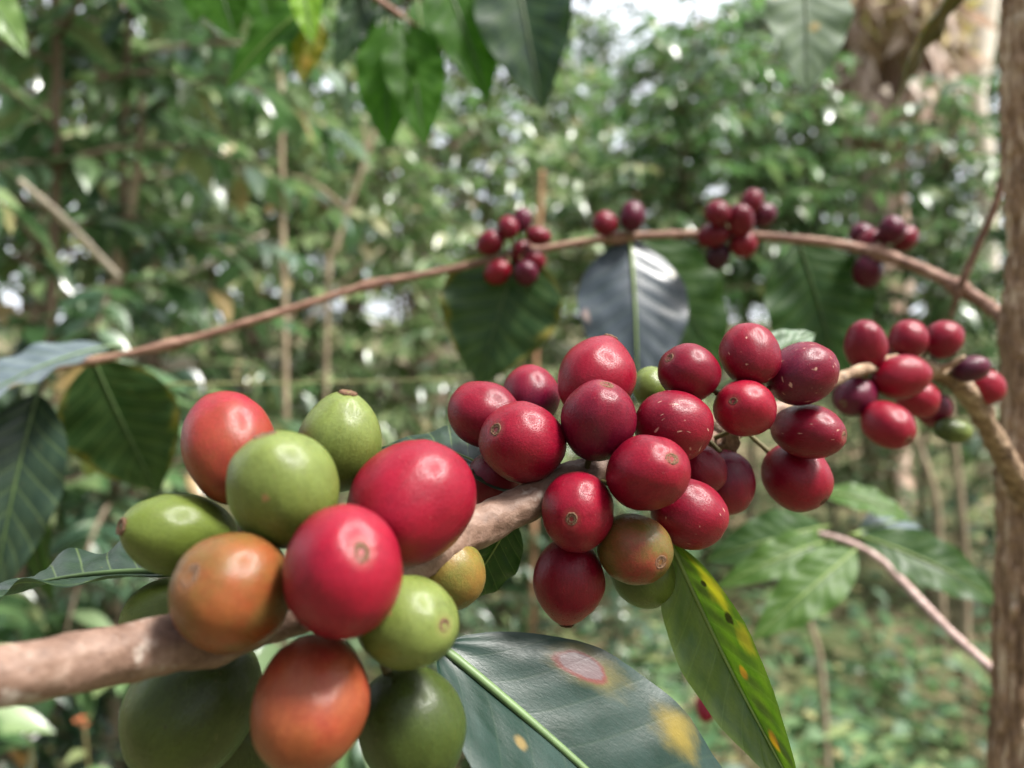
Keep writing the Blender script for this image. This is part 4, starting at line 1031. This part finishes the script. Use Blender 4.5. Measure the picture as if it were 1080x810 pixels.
st = stem('dead_stick', [(20, 190, 1.15), (60, 225, 1.2), (92, 258, 1.25), (125, 292, 1.3)], [6, 8, 9, 6], m_bark('dry_wood', (.2, .17, .13), (.38, .33, .26), (.5, .45, .37), (1, 1, 1), 60, .5, .003, .9), 'slanting grey dead stick caught in the dark corner shrub', 'stick', 0, 9)
st2 = stem('dead_stick', [(200, 288, 2.2), (240, 268, 2.2), (280, 246, 2.2)], [5, 6, 4], m_bark('dry_wood', (.2, .17, .13), (.38, .33, .26), (.5, .45, .37), (1, 1, 1), 60, .5, .003, .9), 'thin grey stick slanting upward beside the straight pale stem', 'stick', 0, 10)

# ground cover: small-leaved weeds nobody could count
rs = np.random.RandomState(77)
n = 60000
yy = .75 + 9.5 * rs.rand(n) ** 1.35
xx = (rs.rand(n) - .5) * 2.1 * (yy + .25)
keep = np.array([mnoise.noise(Vector((a * 2.3, b * 2.3, 4.4))) + .6 * mnoise.noise(Vector((a * 6, b * 6, 1.4))) for a, b in zip(xx, yy)]) + rs.uniform(-.25, .25, n) > -.16
xx, yy = xx[keep], yy[keep]; n = len(xx)
hh = np.array([gz(a, b) for a, b in zip(xx, yy)])
tall = np.array([max(0, .5 + .8 * mnoise.noise(Vector((a * 1.4, b * 1.4, 9)))) for a, b in zip(xx, yy)])
zz = hh + .02 + rs.rand(n) * (.10 + .26 * tall)
ln = rs.uniform(.025, .085, n)
D = np.stack([rs.normal(0, 1, n), rs.normal(0, 1, n), rs.uniform(-.5, .5, n)], 1)
N_ = np.stack([rs.normal(0, .45, n), rs.normal(0, .45, n), np.ones(n)], 1)
Vv, Fq = leaf_cloud(np.stack([xx, yy, zz], 1), D, N_, ln, ln * rs.uniform(.3, .6, n), .2, .2)
ug = bpy.data.objects.new('undergrowth', np_mesh('undergrowth', Vv, Fq, m_foliage('weed_foliage', [(0, (.022, .065, .026)), (.45, (.05, .115, .042)), (.85, (.10, .18, .06)), (.97, (.24, .26, .10)), (1, (.36, .26, .12))], .6, .25, .0)))
COL.objects.link(ug); tag(ug, 'low leafy green ground cover between the shrubs', kind='stuff')

# two wild flowers in the weeds
def flower(px, py, d, col, r_px, name, label):
    c = P(px, py, d); x = c.x
    base = Vector((x + .02, d, gz(x, d)))
    e = empty(name, base)
    v, f, u = tube([Vector((0, 0, -.02)), (c - base) * .5 + Vector((.02, 0, 0)), c - base], [.003, .0025, .002], 6, 5)
    mesh_obj('stem', v, f, STALK, e, u)
    rs = np.random.RandomState(int(px)); m = m_plain('petal_' + name, col, .6, .3, .12, 60, .3)
    R = r_px * d / F
    n = 22
    a = rs.uniform(0, 6.28, n); B = np.tile(np.array(c - base), (n, 1)) + rs.normal(0, R * .45, (n, 3))
    D = np.stack([np.cos(a), np.sin(a), rs.uniform(0, 1.2, n)], 1); N2 = np.stack([rs.normal(0, .5, n), rs.normal(0, .5, n), np.ones(n)], 1)
    l_ = rs.uniform(R * .5, R, n)
    Vv, Fq = leaf_cloud(B, D, N2, l_, l_ * .5, .3, .2)
    b = bpy.data.objects.new('blossom', np_mesh('blossom', Vv, Fq, m)); COL.objects.link(b); b.parent = e
    n = 16
    s = rs.rand(n); B = np.array([np.array((c - base) * t_) for t_ in s]); a = rs.uniform(0, 6.28, n)
    D = np.stack([np.cos(a), np.sin(a), rs.uniform(-.3, .6, n)], 1)
    l_ = rs.uniform(.04, .09, n)
    Vv, Fq = leaf_cloud(B, D, N2[:16] * 1.0, l_, l_ * .35, .25, .2)
    b = bpy.data.objects.new('foliage', np_mesh('foliage', Vv, Fq, FOL_MID)); COL.objects.link(b); b.parent = e
    tag(e, label, 'wildflower')
flower(30, 770, 1.1, (.68, .66, .66), 11, 'white_flower', 'small white wildflower under the pinkish branch in the lower corner')
flower(88, 760, 1.15, (.62, .22, .10), 8, 'orange_flower', 'small orange wildflower beside the white one under the branch')

# ------------------------------------------------------------------ light, sky, camera
w = bpy.data.worlds.new('World'); S.world = w; w.use_nodes = True
nt = w.node_tree
bg = nt.nodes['Background']
sky = nt.nodes.new('ShaderNodeTexSky'); sky.sky_type = 'NISHITA'; sky.sun_disc = False
EL, AZ = 60, 114      # sun height, and compass bearing measured from +Y clockwise
sky.sun_elevation = math.radians(EL); sky.sun_rotation = math.radians(AZ)
sky.air_density = 1.2; sky.dust_density = 5.0; sky.ozone_density = 1.0
hs = nt.nodes.new('ShaderNodeHueSaturation'); hs.inputs['Saturation'].default_value = 0.55   # thin high cloud
nt.links.new(sky.outputs[0], hs.inputs['Color'])
# a bank of white cloud beyond the grove
tc = nt.nodes.new('ShaderNodeTexCoord'); sp = nt.nodes.new('ShaderNodeSeparateXYZ'); nt.links.new(tc.outputs['Generated'], sp.inputs[0])
cn = nt.nodes.new('ShaderNodeTexNoise'); cn.inputs['Scale'].default_value = 2.2; cn.inputs['Detail'].default_value = 5; nt.links.new(tc.outputs['Generated'], cn.inputs['Vector'])
m1 = nt.nodes.new('ShaderNodeMapRange'); m1.interpolation_type = 'SMOOTHSTEP'
for i_, q_ in enumerate((-.05, .45, 0, 1)): m1.inputs[1 + i_].default_value = q_
nt.links.new(sp.outputs[1], m1.inputs[0])
m2 = nt.nodes.new('ShaderNodeMapRange'); m2.interpolation_type = 'SMOOTHSTEP'
for i_, q_ in enumerate((.32, .50, .25, 1)): m2.inputs[1 + i_].default_value = q_
nt.links.new(cn.outputs[0], m2.inputs[0])
mm = nt.nodes.new('ShaderNodeMath'); mm.operation = 'MULTIPLY'; nt.links.new(m1.outputs[0], mm.inputs[0]); nt.links.new(m2.outputs[0], mm.inputs[1])
cx = nt.nodes.new('ShaderNodeMix'); cx.data_type = 'RGBA'; nt.links.new(mm.outputs[0], cx.inputs[0]); nt.links.new(hs.outputs[0], cx.inputs[6]); cx.inputs[7].default_value = (8.6, 9.0, 9.8, 1)
nt.links.new(cx.outputs[2], bg.inputs[0]); bg.inputs[1].default_value = 0.085
sd = bpy.data.lights.new('sun', 'SUN'); sd.energy = 4.2; sd.angle = math.radians(13.0); sd.color = (1, .97, .92)
so = bpy.data.objects.new('sun', sd); COL.objects.link(so)
az = math.radians(AZ); el = math.radians(EL)
tosun = Vector((math.sin(az) * math.cos(el), math.cos(az) * math.cos(el), math.sin(el)))
so.rotation_euler = tosun.to_track_quat('Z', 'Y').to_euler(); so.location = (0, -2, 6)

cd = bpy.data.cameras.new('camera'); co = bpy.data.objects.new('camera', cd); COL.objects.link(co)
co.location = (0, 0, H); co.rotation_euler = (math.pi / 2, 0, 0)
cd.sensor_width = 36; cd.lens = F / 1080 * 36
cd.clip_start = 0.005; cd.clip_end = 500
cd.dof.use_dof = True; cd.dof.focus_distance = 0.139; cd.dof.aperture_fstop = 12.4
S.camera = co

S.view_settings.view_transform = 'Standard'; S.view_settings.look = 'None'
S.view_settings.exposure = 1.34; S.view_settings.gamma = 1.0
S.cycles.use_denoising = True
S.cycles.max_bounces = 8; S.cycles.diffuse_bounces = 3; S.cycles.glossy_bounces = 3; S.cycles.transmission_bounces = 4
S.cycles.sample_clamp_indirect = 6
